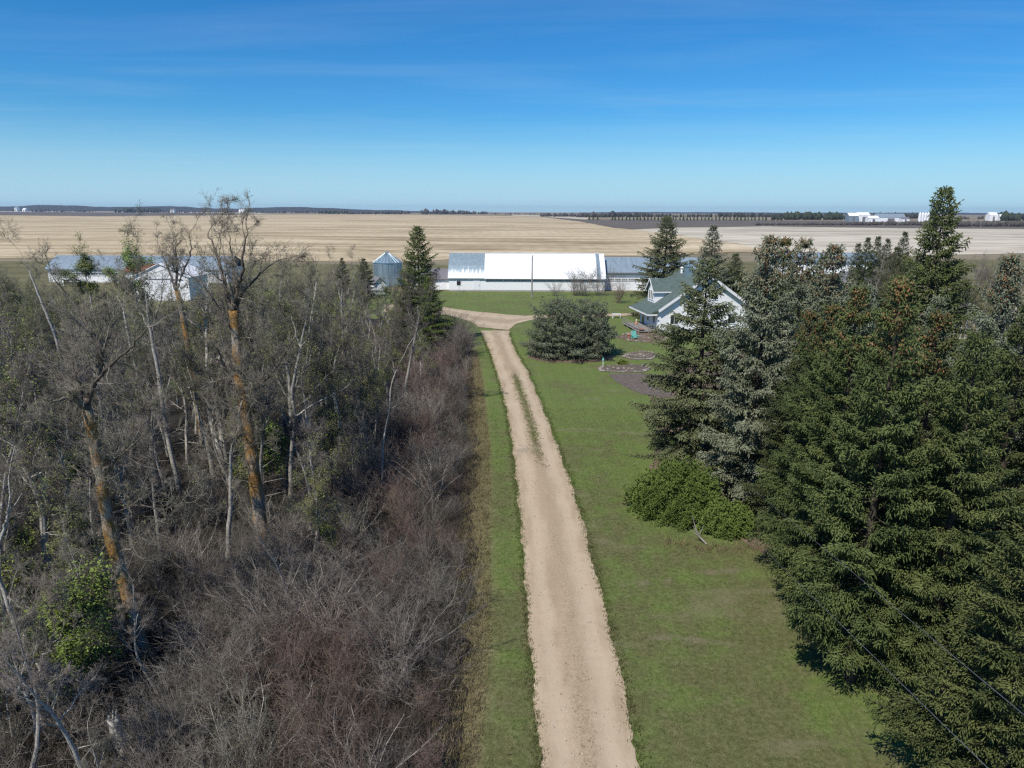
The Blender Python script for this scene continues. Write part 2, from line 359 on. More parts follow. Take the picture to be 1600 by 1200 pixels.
def lawn_mat(verge=True):
    m, nt, b = new_mat('lawn_turf' if verge else 'lawn_grass', 0.95, 0.15)
    v = world_pos(nt)
    n1 = noise(nt, v, 0.16, 5, 0.6, 0.6); n2 = noise(nt, v, 0.75, 5, 0.6, 0.3); n3 = noise(nt, v, 5.0, 5, 0.7); n4 = noise(nt, v, 26, 3, 0.7)
    fine = math_(nt, 'ADD', math_(nt, 'MULTIPLY', n3, 0.55), math_(nt, 'MULTIPLY', n4, 0.45))
    lush = ramp(nt, fine, [(0.33, (0.068, 0.11, 0.022)), (0.5, (0.128, 0.168, 0.045)), (0.66, (0.205, 0.24, 0.085))])
    dry = ramp(nt, fine, [(0.33, (0.062, 0.068, 0.024)), (0.5, (0.122, 0.124, 0.05)), (0.66, (0.215, 0.2, 0.1))])
    s = nt.nodes.new('ShaderNodeSeparateXYZ'); nt.links.new(v, s.inputs[0])
    near = rng_(nt, s.outputs['Y'], 22, 70, 0.07, -0.03)
    d = math_(nt, 'ADD', math_(nt, 'ADD', math_(nt, 'MULTIPLY', n1, 0.55), math_(nt, 'MULTIPLY', n2, 0.45)), near)
    c = mixc(nt, rng_(nt, d, 0.43, 0.62, 0.0, 1.0), lush, dry)
    # thin worn / bluish-grey patches
    w2 = noise(nt, coord(nt, 'Object', (0.5, 1.0, 1), (0, 0, 0.3)), 0.32, 5, 0.6, 0.8)
    c = mixc(nt, rng_(nt, w2, 0.55, 0.68, 0, 0.55), c, (0.2, 0.182, 0.105))
    # dead brown grass left standing along the thicket
    uvn = nt.nodes.new('ShaderNodeUVMap').outputs[0]; su = nt.nodes.new('ShaderNodeSeparateXYZ'); nt.links.new(uvn, su.inputs[0])
    dd = math_(nt, 'ADD', su.outputs['X'], math_(nt, 'MULTIPLY', math_(nt, 'SUBTRACT', n2, 0.5), 1.6))
    brown = ramp(nt, fine, [(0.33, (0.12, 0.095, 0.05)), (0.5, (0.2, 0.165, 0.09)), (0.66, (0.29, 0.24, 0.14))])
    if verge: c = mixc(nt, rng_(nt, dd, 0.75, 1.7, 0.92, 0.0), c, brown)
    # old wheel arcs worn across the near lawn
    for (x0, y0, amp, kx, xa, xb) in ((8.6, 32.6, .75, .45, 4.9, 12.8), (9.0, 26.9, -.5, .7, 5.4, 10.4)):
        cy = math_(nt, 'ADD', math_(nt, 'MULTIPLY', math_(nt, 'SINE', math_(nt, 'MULTIPLY', math_(nt, 'SUBTRACT', s.outputs['X'], x0), kx)), amp), y0)
        ds = math_(nt, 'ABSOLUTE', math_(nt, 'SUBTRACT', math_(nt, 'ADD', s.outputs['Y'], math_(nt, 'MULTIPLY', math_(nt, 'SUBTRACT', n2, .5), .9)), cy))
        k = math_(nt, 'MULTIPLY', math_(nt, 'MULTIPLY', rng_(nt, s.outputs['X'], xa, xa + 1.2), rng_(nt, s.outputs['X'], xb, xb - 1.2)), rng_(nt, n2, .4, .62, .0, .6))
        c = mixc(nt, math_(nt, 'MULTIPLY', rng_(nt, ds, .08, .34, 1, 0), k), c, (0.215, 0.185, 0.125))
    # faint mower lines, parallel to the drive
    st = math_(nt, 'SINE', math_(nt, 'MULTIPLY', math_(nt, 'ADD', s.outputs['X'], math_(nt, 'MULTIPLY', s.outputs['Y'], 0.05)), 5.2))
    c = mixc(nt, rng_(nt, st, -1, 1, 0, 0.12), c, (0.07, 0.12, 0.025))
    nt.links.new(c, b.inputs['Base Color']); bump(nt, b, fine, 0.9, 0.08); return m
M['lawn'] = lawn_mat(); M['lawn_blades'] = lawn_mat(False)
M['dry_grass'] = simple('dry_grass', (0.13, 0.105, 0.05), (0.27, 0.22, 0.115), 2.2, 0.95, bs=0.7, bd=0.06, detail=8)
def driveway_mat():
    m, nt, b = new_mat('sandy_gravel', 0.95, 0.15)
    v = world_pos(nt); uv = nt.nodes.new('ShaderNodeUVMap').outputs[0]
    s = nt.nodes.new('ShaderNodeSeparateXYZ'); nt.links.new(uv, s.inputs[0])
    n1 = noise(nt, coord(nt, 'Object', (1, 0.3, 1)), 0.8, 6, 0.6, 0.3); n2 = noise(nt, v, 9, 6, 0.75); n3 = noise(nt, v, 45, 3, 0.7)
    f = math_(nt, 'ADD', math_(nt, 'MULTIPLY', n1, 0.5), math_(nt, 'ADD', math_(nt, 'MULTIPLY', n2, 0.3), math_(nt, 'MULTIPLY', n3, 0.2)))
    c = ramp(nt, f, [(0.33, (0.28, 0.212, 0.135)), (0.5, (0.415, 0.325, 0.218)), (0.66, (0.51, 0.415, 0.295))])
    u = s.outputs['X']
    wob = math_(nt, 'ADD', u, math_(nt, 'MULTIPLY', math_(nt, 'SUBTRACT', noise(nt, coord(nt, 'Object', (0.2, 0.25, 1)), 0.6, 3), 0.5), 0.16))
    mid = math_(nt, 'SUBTRACT', 1.0, rng_(nt, math_(nt, 'ABSOLUTE', math_(nt, 'SUBTRACT', wob, 0.5)), 0.04, 0.17))
    gr = ramp(nt, n2, [(0.35, (0.22, 0.165, 0.1)), (0.6, (0.4, 0.315, 0.21))])
    c = mixc(nt, math_(nt, 'MULTIPLY', mid, rng_(nt, n1, 0.35, 0.6, 0.25, 0.8)), c, gr)
    # weeds and dead grass on the middle ridge of the far stretch
    sp = nt.nodes.new('ShaderNodeSeparateXYZ'); nt.links.new(v, sp.inputs[0])
    far = math_(nt, 'MULTIPLY', rng_(nt, sp.outputs['Y'], 46, 55), rng_(nt, sp.outputs['Y'], 82, 76))
    m2 = math_(nt, 'SUBTRACT', 1.0, rng_(nt, math_(nt, 'ABSOLUTE', math_(nt, 'SUBTRACT', wob, 0.53)), 0.02, 0.1))
    c = mixc(nt, math_(nt, 'MULTIPLY', math_(nt, 'MULTIPLY', far, m2), rng_(nt, n2, 0.36, 0.56, 0.0, 0.7)), c, (0.15, 0.13, 0.07))
    # wheel tracks: packed, slightly paler and smoother sand
    tr = math_(nt, 'SUBTRACT', 1.0, rng_(nt, math_(nt, 'ABSOLUTE', math_(nt, 'SUBTRACT', math_(nt, 'ABSOLUTE', math_(nt, 'SUBTRACT', wob, 0.5)), 0.27)), 0.03, 0.12))
    c = mixc(nt, math_(nt, 'MULTIPLY', tr, 0.6), c, (0.49, 0.395, 0.275))
    nt.links.new(c, b.inputs['Base Color'])
    bump(nt, b, f, 0.5, 0.05); return m
M['drive'] = driveway_mat()
def field_mat(name, a, b_, c_, row=None, sx=0.004, sy=0.02, contrast=(0.3, 0.7)):
    m, nt, b = new_mat(name, 0.95, 0.1)
    n1 = noise(nt, coord(nt, 'Object', (sx, sy, 1)), 1.0, 6, 0.62, 2.2)
    n2 = noise(nt, coord(nt, 'Object', (0.02, 0.07, 1)), 1.0, 5, 0.6, 0.5)
    f = math_(nt, 'ADD', math_(nt, 'MULTIPLY', n1, 0.65), math_(nt, 'MULTIPLY', n2, 0.35))
    c = ramp(nt, f, [(contrast[0], a), (0.5, b_), (contrast[1], c_)])
    if row:
        s = nt.nodes.new('ShaderNodeSeparateXYZ'); nt.links.new(coord(nt), s.inputs[0])
        wv = math_(nt, 'SINE', math_(nt, 'MULTIPLY', math_(nt, 'ADD', s.outputs['X'], math_(nt, 'MULTIPLY', n1, 40)), row))
        c = mixc(nt, rng_(nt, wv, -0.4, 1, 0, 0.18), c, a)
    nt.links.new(c, b.inputs['Base Color']); bump(nt, b, n2, 0.3, 0.3); return m
M['stubble'] = field_mat('stubble', (0.24, 0.18, 0.105), (0.48, 0.385, 0.24), (0.64, 0.535, 0.37), row=0.75, contrast=(0.36, 0.64), sx=0.003, sy=0.013)
M['pale_stubble'] = field_mat('pale_stubble', (0.26, 0.22, 0.16), (0.5, 0.445, 0.345), (0.62, 0.56, 0.44), sx=0.005, sy=0.022, contrast=(0.38, 0.62))
M['plough'] = field_mat('ploughed_earth', (0.085, 0.072, 0.06), (0.135, 0.115, 0.095), (0.2, 0.17, 0.14))
M['farland'] = field_mat('far_farmland', (0.14, 0.12, 0.075), (0.24, 0.2, 0.13), (0.36, 0.3, 0.2), sx=0.0012, sy=0.004)
M['rough_grass'] = field_mat('rough_pasture', (0.1, 0.09, 0.048), (0.15, 0.138, 0.07), (0.21, 0.19, 0.11), sx=0.03, sy=0.05)
M['brush'] = simple('dead_brush', (0.035, 0.03, 0.022), (0.085, 0.07, 0.05), 3, 0.9, bs=0)
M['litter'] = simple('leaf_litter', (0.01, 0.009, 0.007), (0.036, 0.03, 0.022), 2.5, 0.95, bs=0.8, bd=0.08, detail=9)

# ------------------------------------------------------------------ the setting
def sheet(name, pts, z, mat, kind='structure'):
    import bmesh
    bm = bmesh.new(); vs = [bm.verts.new((p[0], p[1], z)) for p in pts]
    f = bm.faces.new(vs); f.normal_update()
    if f.normal.z < 0: f.normal_flip()
    bmesh.ops.triangulate(bm, faces=[f])
    me = bpy.data.meshes.new(name); bm.to_mesh(me); bm.free(); me.materials.append(mat)
    o = bpy.data.objects.new(name, me); link(o); o['kind'] = kind; return o
def interp(tab, y):
    ys = [t[0] for t in tab]; xs = [t[1] for t in tab]; return float(np.interp(y, ys, xs))
def jag(pts, step, amp, seed, closed=True):
    """subdivide a ground outline and shake it so that no border runs ruler-straight"""
    r = random.Random(seed); out = []
    n = len(pts)
    for i in range(n if closed else n - 1):
        a = Vector(pts[i][:2]); b = Vector(pts[(i + 1) % n][:2]); k = max(1, int((b - a).length / step))
        for j in range(k):
            p = a.lerp(b, j / k); out.append((p.x + r.uniform(-amp, amp), p.y + r.uniform(-amp, amp)))
    if not closed: out.append(tuple(pts[-1][:2]))
    return out

gm = MB(); gm.add([(7500 * math.cos(a), 7500 * math.sin(a), 0) for a in np.linspace(0, 2 * math.pi, 97)[:-1]] + [(0, 0, 0)],
                  [(i, (i + 1) % 96, 96) for i in range(96)])
gm.build('ground', M['farland'], kind='structure')

# farmyard pasture, lawn and wood floor
sheet('pasture', jag([(-330, -60), (330, -60), (330, 300), (60, 262), (-20, 245), (-330, 262)], 6, 0.7, 1), 0.02, M['rough_grass'])
DR_L = [(a[1], a[0]) for a in [G(*p)[:2] for p in [(858, 1420), (845, 1200), (832, 1050), (820, 900), (812, 800), (801, 700), (791, 640), (778, 590), (766, 553), (754, 525), (746, 508)]]]
DR_R = [(a[1], a[0]) for a in [G(*p)[:2] for p in [(1075, 1420), (1001, 1200), (975, 1080), (951, 970), (931, 900), (906, 800), (886, 740), (861, 670), (841, 620), (824, 580), (808, 553), (799, 533), (795, 517)]]]
SHRUB = sorted([(a[1], a[0]) for a in [G(*p)[:2] for p in [(655, 1420), (690, 1200), (708, 1100), (722, 1000), (735, 800), (741, 700), (737, 600), (733, 560), (725, 530), (708, 500), (690, 480)]]])
TREEL = sorted([(a[1], a[0]) for a in [G(*p)[:2] for p in [(1620, 1250), (1380, 1080), (1215, 930), (1150, 860), (1010, 800), (985, 700), (1010, 600)]]])
DR_L.sort(); DR_R.sort()
def lawn():
    offs = [-1.5, -0.5, 0, 0.5, 1.0, 1.5, 2.0, 3.0, 5, 9, 16, 40]; V = []; UV = []; Q = []
    ys = list(np.arange(-15, 118, 3.0)) + [122, 130, 140, 150, 162.5]
    for y in ys:
        e = interp(SHRUB, y) if y < 112 else interp(SHRUB, 112) - (y - 112) * 1.6
        for o in offs: V.append((e + o if o < 40 else 62, y, 0.04)); UV.append((o if y < 105 else 9, y))
    n = len(offs)
    for i in range(len(ys) - 1):
        for j in range(n - 1): k = i * n + j; Q.append((k, k + 1, k + n + 1, k + n))
    mb = MB(); mb.add(V, Q=Q); o = mb.build('lawn', M['lawn'], kind='structure')
    uv = o.data.uv_layers.new(name='UVMap'); li = np.zeros(len(o.data.loops), np.int32); o.data.loops.foreach_get('vertex_index', li); uv.data.foreach_set('uv', np.array(UV, np.float32)[li].ravel())
lawn()
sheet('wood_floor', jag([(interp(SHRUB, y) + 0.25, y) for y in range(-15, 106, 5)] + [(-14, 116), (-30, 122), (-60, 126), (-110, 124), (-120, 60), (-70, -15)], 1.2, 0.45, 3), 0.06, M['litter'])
sheet('tree_belt_floor', jag([(interp(TREEL, y) + 1.6 + .5 * math.sin(y * 1.7), y) for y in range(14, 62, 3)] + [(15, 74), (26, 92), (60, 92), (70, 60), (60, 20), (28, 10)], 1.0, 0.35, 5), 0.055, M['mulch'])

def driveway():
    r = random.Random(11); ncol = 12
    def build_strip(name, cross, z0, crown=True):
        V = []; Q = []; UV = []
        L = 0; prev = None; wl_ = wr_ = 0.0
        for i, (a, b) in enumerate(cross):
            a = Vector(a); b = Vector(b); c = (a + b) / 2
            if prev is not None: L += (c - prev).length
            prev = c
            w_ = (b - a).length; d = (b - a).normalized()
            wl_ = 0.5 * wl_ + r.uniform(-.05, .05); wr_ = 0.5 * wr_ + r.uniform(-.055, .055); a2 = a + d * (wl_ + .07 * math.sin(L * 1.3)); b2 = b + d * (wr_ + .08 * math.sin(L * 0.9 + 2))
            for j in range(ncol + 1):
                u = j / ncol; p = a2.lerp(b2, u)
                h = 0.035 * math.exp(-((u - 0.5) / 0.12) ** 2) - 0.025 * math.exp(-((abs(u - 0.5) - 0.27) / 0.08) ** 2) + 0.02 * r.uniform(-0.5, 0.5)
                if j in (0, ncol): h = -0.03
                V.append((p.x, p.y, z0 + (h if crown else 0.01 * r.random()))); UV.append((u, L))
        n = len(cross)
        for i in range(n - 1):
            for j in range(ncol):
                k = i * (ncol + 1) + j; Q.append((k, k + 1, k + ncol + 2, k + ncol + 1))
        mb = MB(); mb.add(V, Q=Q); o = mb.build(name, M['drive'], smooth=True, kind='structure')
        uv = o.data.uv_layers.new(name='UVMap'); li = np.zeros(len(o.data.loops), np.int32); o.data.loops.foreach_get('vertex_index', li)
        uv.data.foreach_set('uv', np.array(UV, np.float32)[li].ravel()); return o
    cr = [((interp(DR_L, y), y), (interp(DR_R, y), y)) for y in np.arange(-10, 108, 0.16)]
    build_strip('driveway', cr, 0.10)
    # yard road: comes out from behind the spruces on the left and runs on to the house
    top = [G(*p) for p in [(600, 476), (690, 480), (715, 484), (745, 487.5), (790, 492), (820, 494), (850, 493.5), (905, 492.5), (985, 490), (1060, 488)]]
    bot = [G(*p) for p in [(600, 488), (700, 493), (735, 503), (748, 512), (795, 516.5), (806, 507), (840, 498), (905, 496), (985, 494), (1060, 492)]]
    cs = []
    tt = np.linspace(0, 9, 150)
    for t in tt:
        q = lambda A: Vector((float(np.interp(t, range(10), [p.x for p in A])), float(np.interp(t, range(10), [p.y for p in A]))))
        cs.append((q(bot), q(top)))
    build_strip('yard_road', cs, 0.09, False)
driveway()

# fields
def pf(name, px, z, mat, seed=0, step=None, amp=0):
    pts = [tuple(G(*p)[:2]) for p in px]
    if step: pts = jag(pts, step, amp, seed)
    return sheet(name, pts, z, mat)
pf('stubble_field', [(-420, 407), (100, 403), (640, 411), (760, 400), (1015, 400), (1120, 396), (1215, 393), (1150, 381), (1050, 366), (985, 358.5), (958, 356), (905, 346), (850, 339.5), (800, 337.6), (600, 335), (400, 335.2), (330, 336.5), (150, 338), (-250, 334)], 0.10, M['stubble'], 3, 14, 1.4)
pf('dark_field', [(-250, 333.2), (150, 337.5), (330, 336), (400, 334.6), (330, 333), (100, 331.5), (-250, 330.5)], 0.16, M['plough'])
pf('far_pale_field', [(-250, 330.3), (100, 331.2), (330, 332.6), (420, 334), (400, 332.2), (150, 330), (-250, 328.8)], 0.2, M['pale_stubble'])
pf('far_stubble_strip', [(800, 337.2), (850, 339), (915, 343), (928, 340.8), (870, 337), (800, 335.6)], 0.2, M['pale_stubble'])
pf('ploughed_field', [(852, 339.6), (907, 346), (960, 356), (985, 358.2), (1060, 355.5), (1200, 353.6), (1450, 356.8), (1700, 358), (1900, 359), (1900, 347), (1500, 346.5), (1200, 344.5), (930, 343)], 0.12, M['plough'], 5, 25, 2)
pf('pale_field', [(988, 358.8), (1052, 366.4), (1152, 381.4), (1215, 392.5), (1400, 400), (1900, 392), (1900, 359.6), (1700, 358.4), (1450, 357.2), (1200, 354), (1060, 355.9)], 0.14, M['pale_stubble'], 6, 25, 2)
pf('far_fallow', [(930, 342.4), (1200, 344), (1500, 346), (1900, 346.5), (1900, 339.5), (1500, 339), (1200, 339), (925, 339)], 0.18, M['farland'])

# low wooded rise on the horizon
def rise(name, px0, px1, D, base_h, amp, mat, seed):
    rr = np.random.default_rng(seed); n = 90; V = []; Q = []
    xs = np.linspace(ray(px0, 330)[0] * D, ray(px1, 330)[0] * D, n); hh = np.convolve(rr.uniform(0, 1, n + 10), np.ones(11) / 11, 'valid')
    hh = (hh - hh.min()) / (hh.max() - hh.min()) ; env = np.sin(np.linspace(0, math.pi, n)) ** 0.4
    for i in range(n):
        h = env[i] * (base_h + amp * hh[i])
        V += [(xs[i], D - 500, -0.5), (xs[i], D - 150, h * 0.6), (xs[i], D, h), (xs[i], D + 500, -0.5)]
    for i in range(n - 1):
        for j in range(3): Q.append((i * 4 + j, i * 4 + 4 + j, i * 4 + 5 + j, i * 4 + 1 + j))
    mb = MB(); mb.add(V, Q=Q); return mb.build(name, mat, smooth=True, kind='structure')
rise('hills', -250, 700, 5600, 22, 26, M['far_wood'], 2)
rise('hills', 880, 1900, 6400, 8, 12, M['far_wood'], 5)

# ------------------------------------------------------------------ far woodland (one mass each) and the far tree rows
def tree_mass(name, segs, mat, seed, label):
    """segs: (px0, px1, py_base, height m, count): many small lumpy crowns, far away"""
    rr = np.random.default_rng(seed); mb = MB()
    for (p0, p1, pb, hgt, cnt) in segs:
        for _ in range(cnt):
            g = G(rr.uniform(p0, p1), pb + rr.uniform(-0.35, 0.35)); h = hgt * rr.uniform(0.4, 1.15) * (.75 + .25 * math.sin(g.x * .011 + seed) * math.sin(g.x * .0037)); wd = h * rr.uniform(0.28, 0.5)
            prof = [(wd * 0.35, 0), (wd * rr.uniform(0.8, 1.1), h * 0.35), (wd * rr.uniform(0.6, 0.95), h * 0.7), (0.05, h)]
            V = []; Q = []
            for r_, z in prof:
                for j in range(5):
                    a = j * 2 * math.pi / 5 + rr.uniform(-.3, .3); k = r_ * rr.uniform(0.75, 1.25); V.append((g.x + k * math.cos(a), g.y + k * math.sin(a), z * rr.uniform(0.93, 1.07)))
            for i in range(3):
                for j in range(5): Q.append((i * 5 + j, i * 5 + (j + 1) % 5, (i + 1) * 5 + (j + 1) % 5, (i + 1) * 5 + j))
            mb.add(V, Q=Q)
    o = mb.build(name, mat, kind='stuff'); tag(o, label, 'woodland'); return o
tree_mass('woodland', [(-150, 60, 330, 16, 120), (50, 150, 331, 18, 80), (250, 400, 332.3, 16, 90), (400, 540, 332.6, 20, 130)], M['far_bare'], 1, 'grey leafless woodland along the horizon, left of the barns')
tree_mass('woodland', [(180, 252, 331.8, 26, 90), (495, 546, 333.8, 20, 60)], M['far_green'], 2, 'dark evergreen woodland blocks on the left horizon')
tree_mass('woodland', [(545, 640, 334.4, 19, 110), (658, 765, 334.5, 24, 120)], M['far_bare'], 3, 'grey bluff of trees on the horizon above the tan field')
tree_mass('woodland', [(765, 850, 335, 10, 50), (845, 930, 338.5, 17, 90), (900, 960, 339.5, 15, 60)], M['far_bare'], 4, 'bare bluff at the corner of the dark ploughed field')
tree_mass('woodland', [(955, 1260, 339.2, 19, 220), (1380, 1460, 341.5, 18, 60)], M['far_wood'], 5, 'dark wood behind the row of far spruces')
tree_mass('woodland', [(1205, 1320, 343.5, 20, 80), (1300, 1420, 341.5, 18, 50), (1560, 1700, 345, 22, 80)], M['far_green'], 6, 'dark evergreen wood beside the far white farm buildings')
tree_mass('woodland', [(1180, 1460, 352, 7, 330), (1440, 1760, 354, 8, 330)], M['far_bare'], 7, 'low brushy hedge of bare bushes along the pale field')
tree_mass('woodland', [(1440, 1800, 342.5, 12, 160)], M['far_bare'], 8, 'leafless woodland on the horizon at the right')

def far_spruce_mesh(seed):
    rr = np.random.default_rng(seed); mb = MB(); h = 14.0
    for k in range(7):
        z = 0.6 + k * 1.9; r0 = 2.7 * (1 - k / 7.6)
        V = [(0, 0, z + 3.0)]; Tt = []
        for j in range(9):
            a = j * 2 * math.pi / 9; q = r0 * rr.uniform(0.75, 1.2); V.append((q * math.cos(a), q * math.sin(a), z + rr.uniform(-.4, .4)))
        for j in range(9): Tt.append((0, 1 + j, 1 + (j + 1) % 9))
        mb.add(V, Tt)
    return mb.mesh('foliage', M['far_green'])
fsm = [far_spruce_mesh(s) for s in range(4)]
ft = MB(); ft.tube([(0, 0, 0), (0, 0, 12)], [0.25, 0.05], 5); ftm = ft.mesh('trunk', M['bark_dark'])
def far_spruce(px, pb, s, label):
    t = empty('spruce_tree', G(px, pb)); t.scale = (s, s, s); t.rotation_euler[2] = R_.uniform(0, 6)
    tag(t, label, 'tree', 'spruces in the far windbreak row')
    link(bpy.data.objects.new('trunk', ftm), t); link(bpy.data.objects.new('foliage', R_.choice(fsm)), t)
xs = [921, 927, 934] + list(np.arange(956, 1202, 5.6)) + [1207, 1214, 1220]
for i, x in enumerate(xs):
    lb = 'small dark spruce in the detached left end of the far row' if i < 3 else 'small dark spruce in the far row along the ploughed field'
    far_spruce(x + R_.uniform(-.8, .8), 344.6 - (0.4 if i < 3 else 0) + R_.uniform(-.3, .3), R_.uniform(0.75, 1.12), lb)

def far_building(px0, px1, pb, wall, roof_h, depth, wm, rm, name, label, kind='gable'):
    a = G(px0, pb); b = G(px1, pb); W = b.x - a.x; t = empty(name, ((a.x + b.x) / 2, a.y, 0)); tag(t, label, 'building' if kind == 'gable' else 'silo', 'far farm buildings')
    if kind == 'gable':
        mb = MB(); mb.bbox(-W / 2, W / 2, 0, depth, 0, wall)
        mb.add([(-W / 2, 0, wall), (-W / 2, depth, wall), (-W / 2, depth / 2, wall + roof_h), (W / 2, 0, wall), (W / 2, depth, wall), (W / 2, depth / 2, wall + roof_h)], [(0, 1, 2), (3, 5, 4)]); mb.build('wall', wm, t)
        r = MB(); e = 0.5
        r.slab([(-W / 2 - e, -e, wall - 0.1), (W / 2 + e, -e, wall - 0.1), (W / 2 + e, depth / 2, wall + roof_h + .2), (-W / 2 - e, depth / 2, wall + roof_h + .2)], 0.2)
        r.slab([(W / 2 + e, depth + e, wall - 0.1), (-W / 2 - e, depth + e, wall - 0.1), (-W / 2 - e, depth / 2, wall + roof_h + .2), (W / 2 + e, depth / 2, wall + roof_h + .2)], 0.2)
        r.build('roof', rm, t)
        d = MB(); d.bbox(-W * 0.12, W * 0.12, -0.15, 0.05, 0, wall * 0.8); d.build('door', M['dark_roof'], t)
    else:
        mb = MB(); mb.lathe([(W / 2, 0), (W / 2, wall)], 16); mb.build('wall', wm, t)
        r = MB(); r.lathe([(W / 2 + .2, wall), (0.3, wall + roof_h)], 16); r.build('roof', rm, t)
    return t
far_building(1326, 1339, 346.6, 11, 5, 16, M['roof_metal'], M['white'], 'farm_shed', 'grey walled far shed, leftmost of the farm on the right horizon')
far_building(1340, 1356, 346.6, 12, 5, 16, M['white'], M['white'], 'farm_shed', 'bright white far shed beside the grey walled one')
far_building(1357, 1371, 347, 7, 4, 14, M['white'], M['white'], 'farm_shed', 'low white far shed between taller farm buildings')
far_building(1370, 1408, 346.2, 8, 7, 18, M['white'], M['roof_metal'], 'farm_shed', 'long far shed with a blue grey roof')
far_building(1409, 1419, 347, 6, 3, 10, M['white'], M['dark_roof'], 'farm_shed', 'small far shed with a dark roof beside the silos')
for i, x in enumerate((1434, 1438.2, 1442.4, 1446.6)):
    far_building(x, x + 3.8, 346.8, 14, 4, 6, M['white'], M['white'], 'silo', ['leftmost of the four white far silos', 'second from the left of the four white far silos', 'third from the left of the four white far silos', 'rightmost of the four white far silos'][i], 'silo')
far_building(1546, 1556, 345.2, 12, 6, 16, M['white'], M['white'], 'farm_house', 'white far building on the right horizon near the picture edge')
far_building(1562, 1567, 345.2, 9, 5, 10, M['white'], M['white'], 'farm_house', 'small white far house, rightmost on the horizon')
far_building(23, 34, 327.6 + 2.8, 22, 9, 30, M['white'], M['roof_metal'], 'farm_shed', 'pale far shed with a blue roof on the left horizon')
far_building(35, 48, 327.6 + 2.9, 12, 9, 30, M['white'], M['white'], 'farm_shed', 'low white far shed right of the blue roofed one, left horizon')
far_building(373, 383, 334.2, 9, 10, 25, M['white'], M['white'], 'farm_house', 'lone white far house at the edge of the dark strip field')
far_building(266, 276, 332.4, 12, 8, 25, M['white'], M['dark_roof'], 'farm_house', 'small pale far house beside the evergreen block on the left horizon')

# ------------------------------------------------------------------ farm buildings
def extrude_profile(mb, prof, x0, x1, ends=True):
    """closed gable solid: profile (y, z) from front foot to back foot, pushed along x"""
    n = len(prof); V = [(x0, y, z) for y, z in prof] + [(x1, y, z) for y, z in prof]
    Q = [(i, n + i, n + i + 1, i + 1) for i in range(n - 1)]
    mb.add(V, Q=Q)
    if ends:
        for x, fl in ((x0, 0), (x1, 1)):
            c = [(x, y, z) for y, z in prof]; cy = sum(p[0] for p in prof) / n
            mb.add(c + [(x, cy, 0)], [((i, i + 1, n) if fl else (i + 1, i, n)) for i in range(n - 1)])
def roof_strip(mb, prof, x0, x1, th=0.14):
    for (ya, za), (yb, zb) in zip(prof[:-1], prof[1:]):
        mb.slab([(x0, ya, za), (x1, ya, za), (x1, yb, zb), (x0, yb, zb)], th)
def window(parent, x, y, z, wd, ht, ny=-1, mull=1, mat=None, axis='x', glass='dark_window'):
    """framed window on a wall facing -y (axis x) or -x (axis y)"""
    fr = MB(); t = 0.09
    def bb(mb, a0, a1, z0, z1, d0, d1):
        if axis == 'x': mb.bbox(a0, a1, min(y + ny * d0, y + ny * d1), max(y + ny * d0, y + ny * d1), z0, z1)
        else: mb.bbox(min(x + ny * d0, x + ny * d1), max(x + ny * d0, x + ny * d1), a0, a1, z0, z1)
    c = x if axis == 'x' else y
    a0, a1 = c - wd / 2, c + wd / 2
    bb(fr, a0 - t, a0, z, z + ht, 0.0, 0.07); bb(fr, a1, a1 + t, z, z + ht, 0.0, 0.07)
    bb(fr, a0 - t, a1 + t, z + ht, z + ht + t, 0.0, 0.072); bb(fr, a0 - t - .03, a1 + t + .03, z - t, z, 0.0, 0.1)
    for k in range(mull):
        m = a0 + wd * (k + 1) / (mull + 1); bb(fr, m - 0.025, m + 0.025, z, z + ht, 0.0, 0.055)
    o = fr.build('window', mat or M['white_trim'], parent)
    g = MB(); bb(g, a0, a1, z, z + ht, 0.005, 0.03); g.build('pane', M[glass], o); return o

# --- the long white barn
b0 = G(702, 455); b1 = G(943, 455); yb = b0.y; BL = b1.x - b0.x
barn = empty('barn', (b0.x, yb, 0)); tag(barn, 'long white gambrel roofed barn with a bare galvanised patch at its left end', 'barn')
dep = 10.6
prof = [(0, 0), (0, 3.25), (dep, 3.25), (dep, 0)]
wmb = MB(); wmb.bbox(0, BL, 0, dep, 0.35, 3.3)
for x in (0.0, BL):
    pts = [(x, 0.02, 3.25), (x, 1.7, 5.55), (x, dep / 2, 8.1), (x, dep - 1.7, 5.55), (x, dep - 0.02, 3.25)]
    wmb.add(pts, [(0, 1, 2), (0, 2, 4), (2, 3, 4)])
wmb.build('wall', M['siding'], barn)
fo = MB(); fo.bbox(-0.05, BL + 0.05, -0.05, dep + .05, 0, 0.35); fo.build('foundation', M['concrete'], barn)
gp = [(-0.45, 3.0), (0.35, 4.15), (1.0, 4.95), (1.75, 5.7), (3.4, 7.0), (dep / 2, 8.3)]
gpb = [(dep - y, z) for y, z in gp][::-1]
xs_ = G(757, 455).x - b0.x
r = MB(); roof_strip(r, gp, -0.25, xs_); r.build('galvanised_roof_patch', M['galv'], barn)
r = MB(); roof_strip(r, gp, xs_, BL - 1.75); roof_strip(r, gpb, -0.25, BL + .25); r.build('roof', M['white'], barn)
r = MB(); roof_strip(r, gp, BL - 1.75, BL - 0.9); r.build('bare_roof_sheet', M['roof_metal'], barn)
r = MB(); roof_strip(r, gp, BL - 0.9, BL + 0.25); r.build('gable_roof_sheet', M['white'], barn)
r = MB(); r.bbox(-0.3, BL + .3, dep / 2 - 0.2, dep / 2 + 0.2, 8.27, 8.4); r.build('ridge_cap', M['white_trim'], barn)
nwin = 13; xa = xs_ + 0.4; step = (BL - 1.4 - xa) / nwin
for k in range(nwin): window(barn, xa + (k + 0.5) * step, 0, 2.35, step - 0.2, 0.55, mull=3, glass='grey_window')
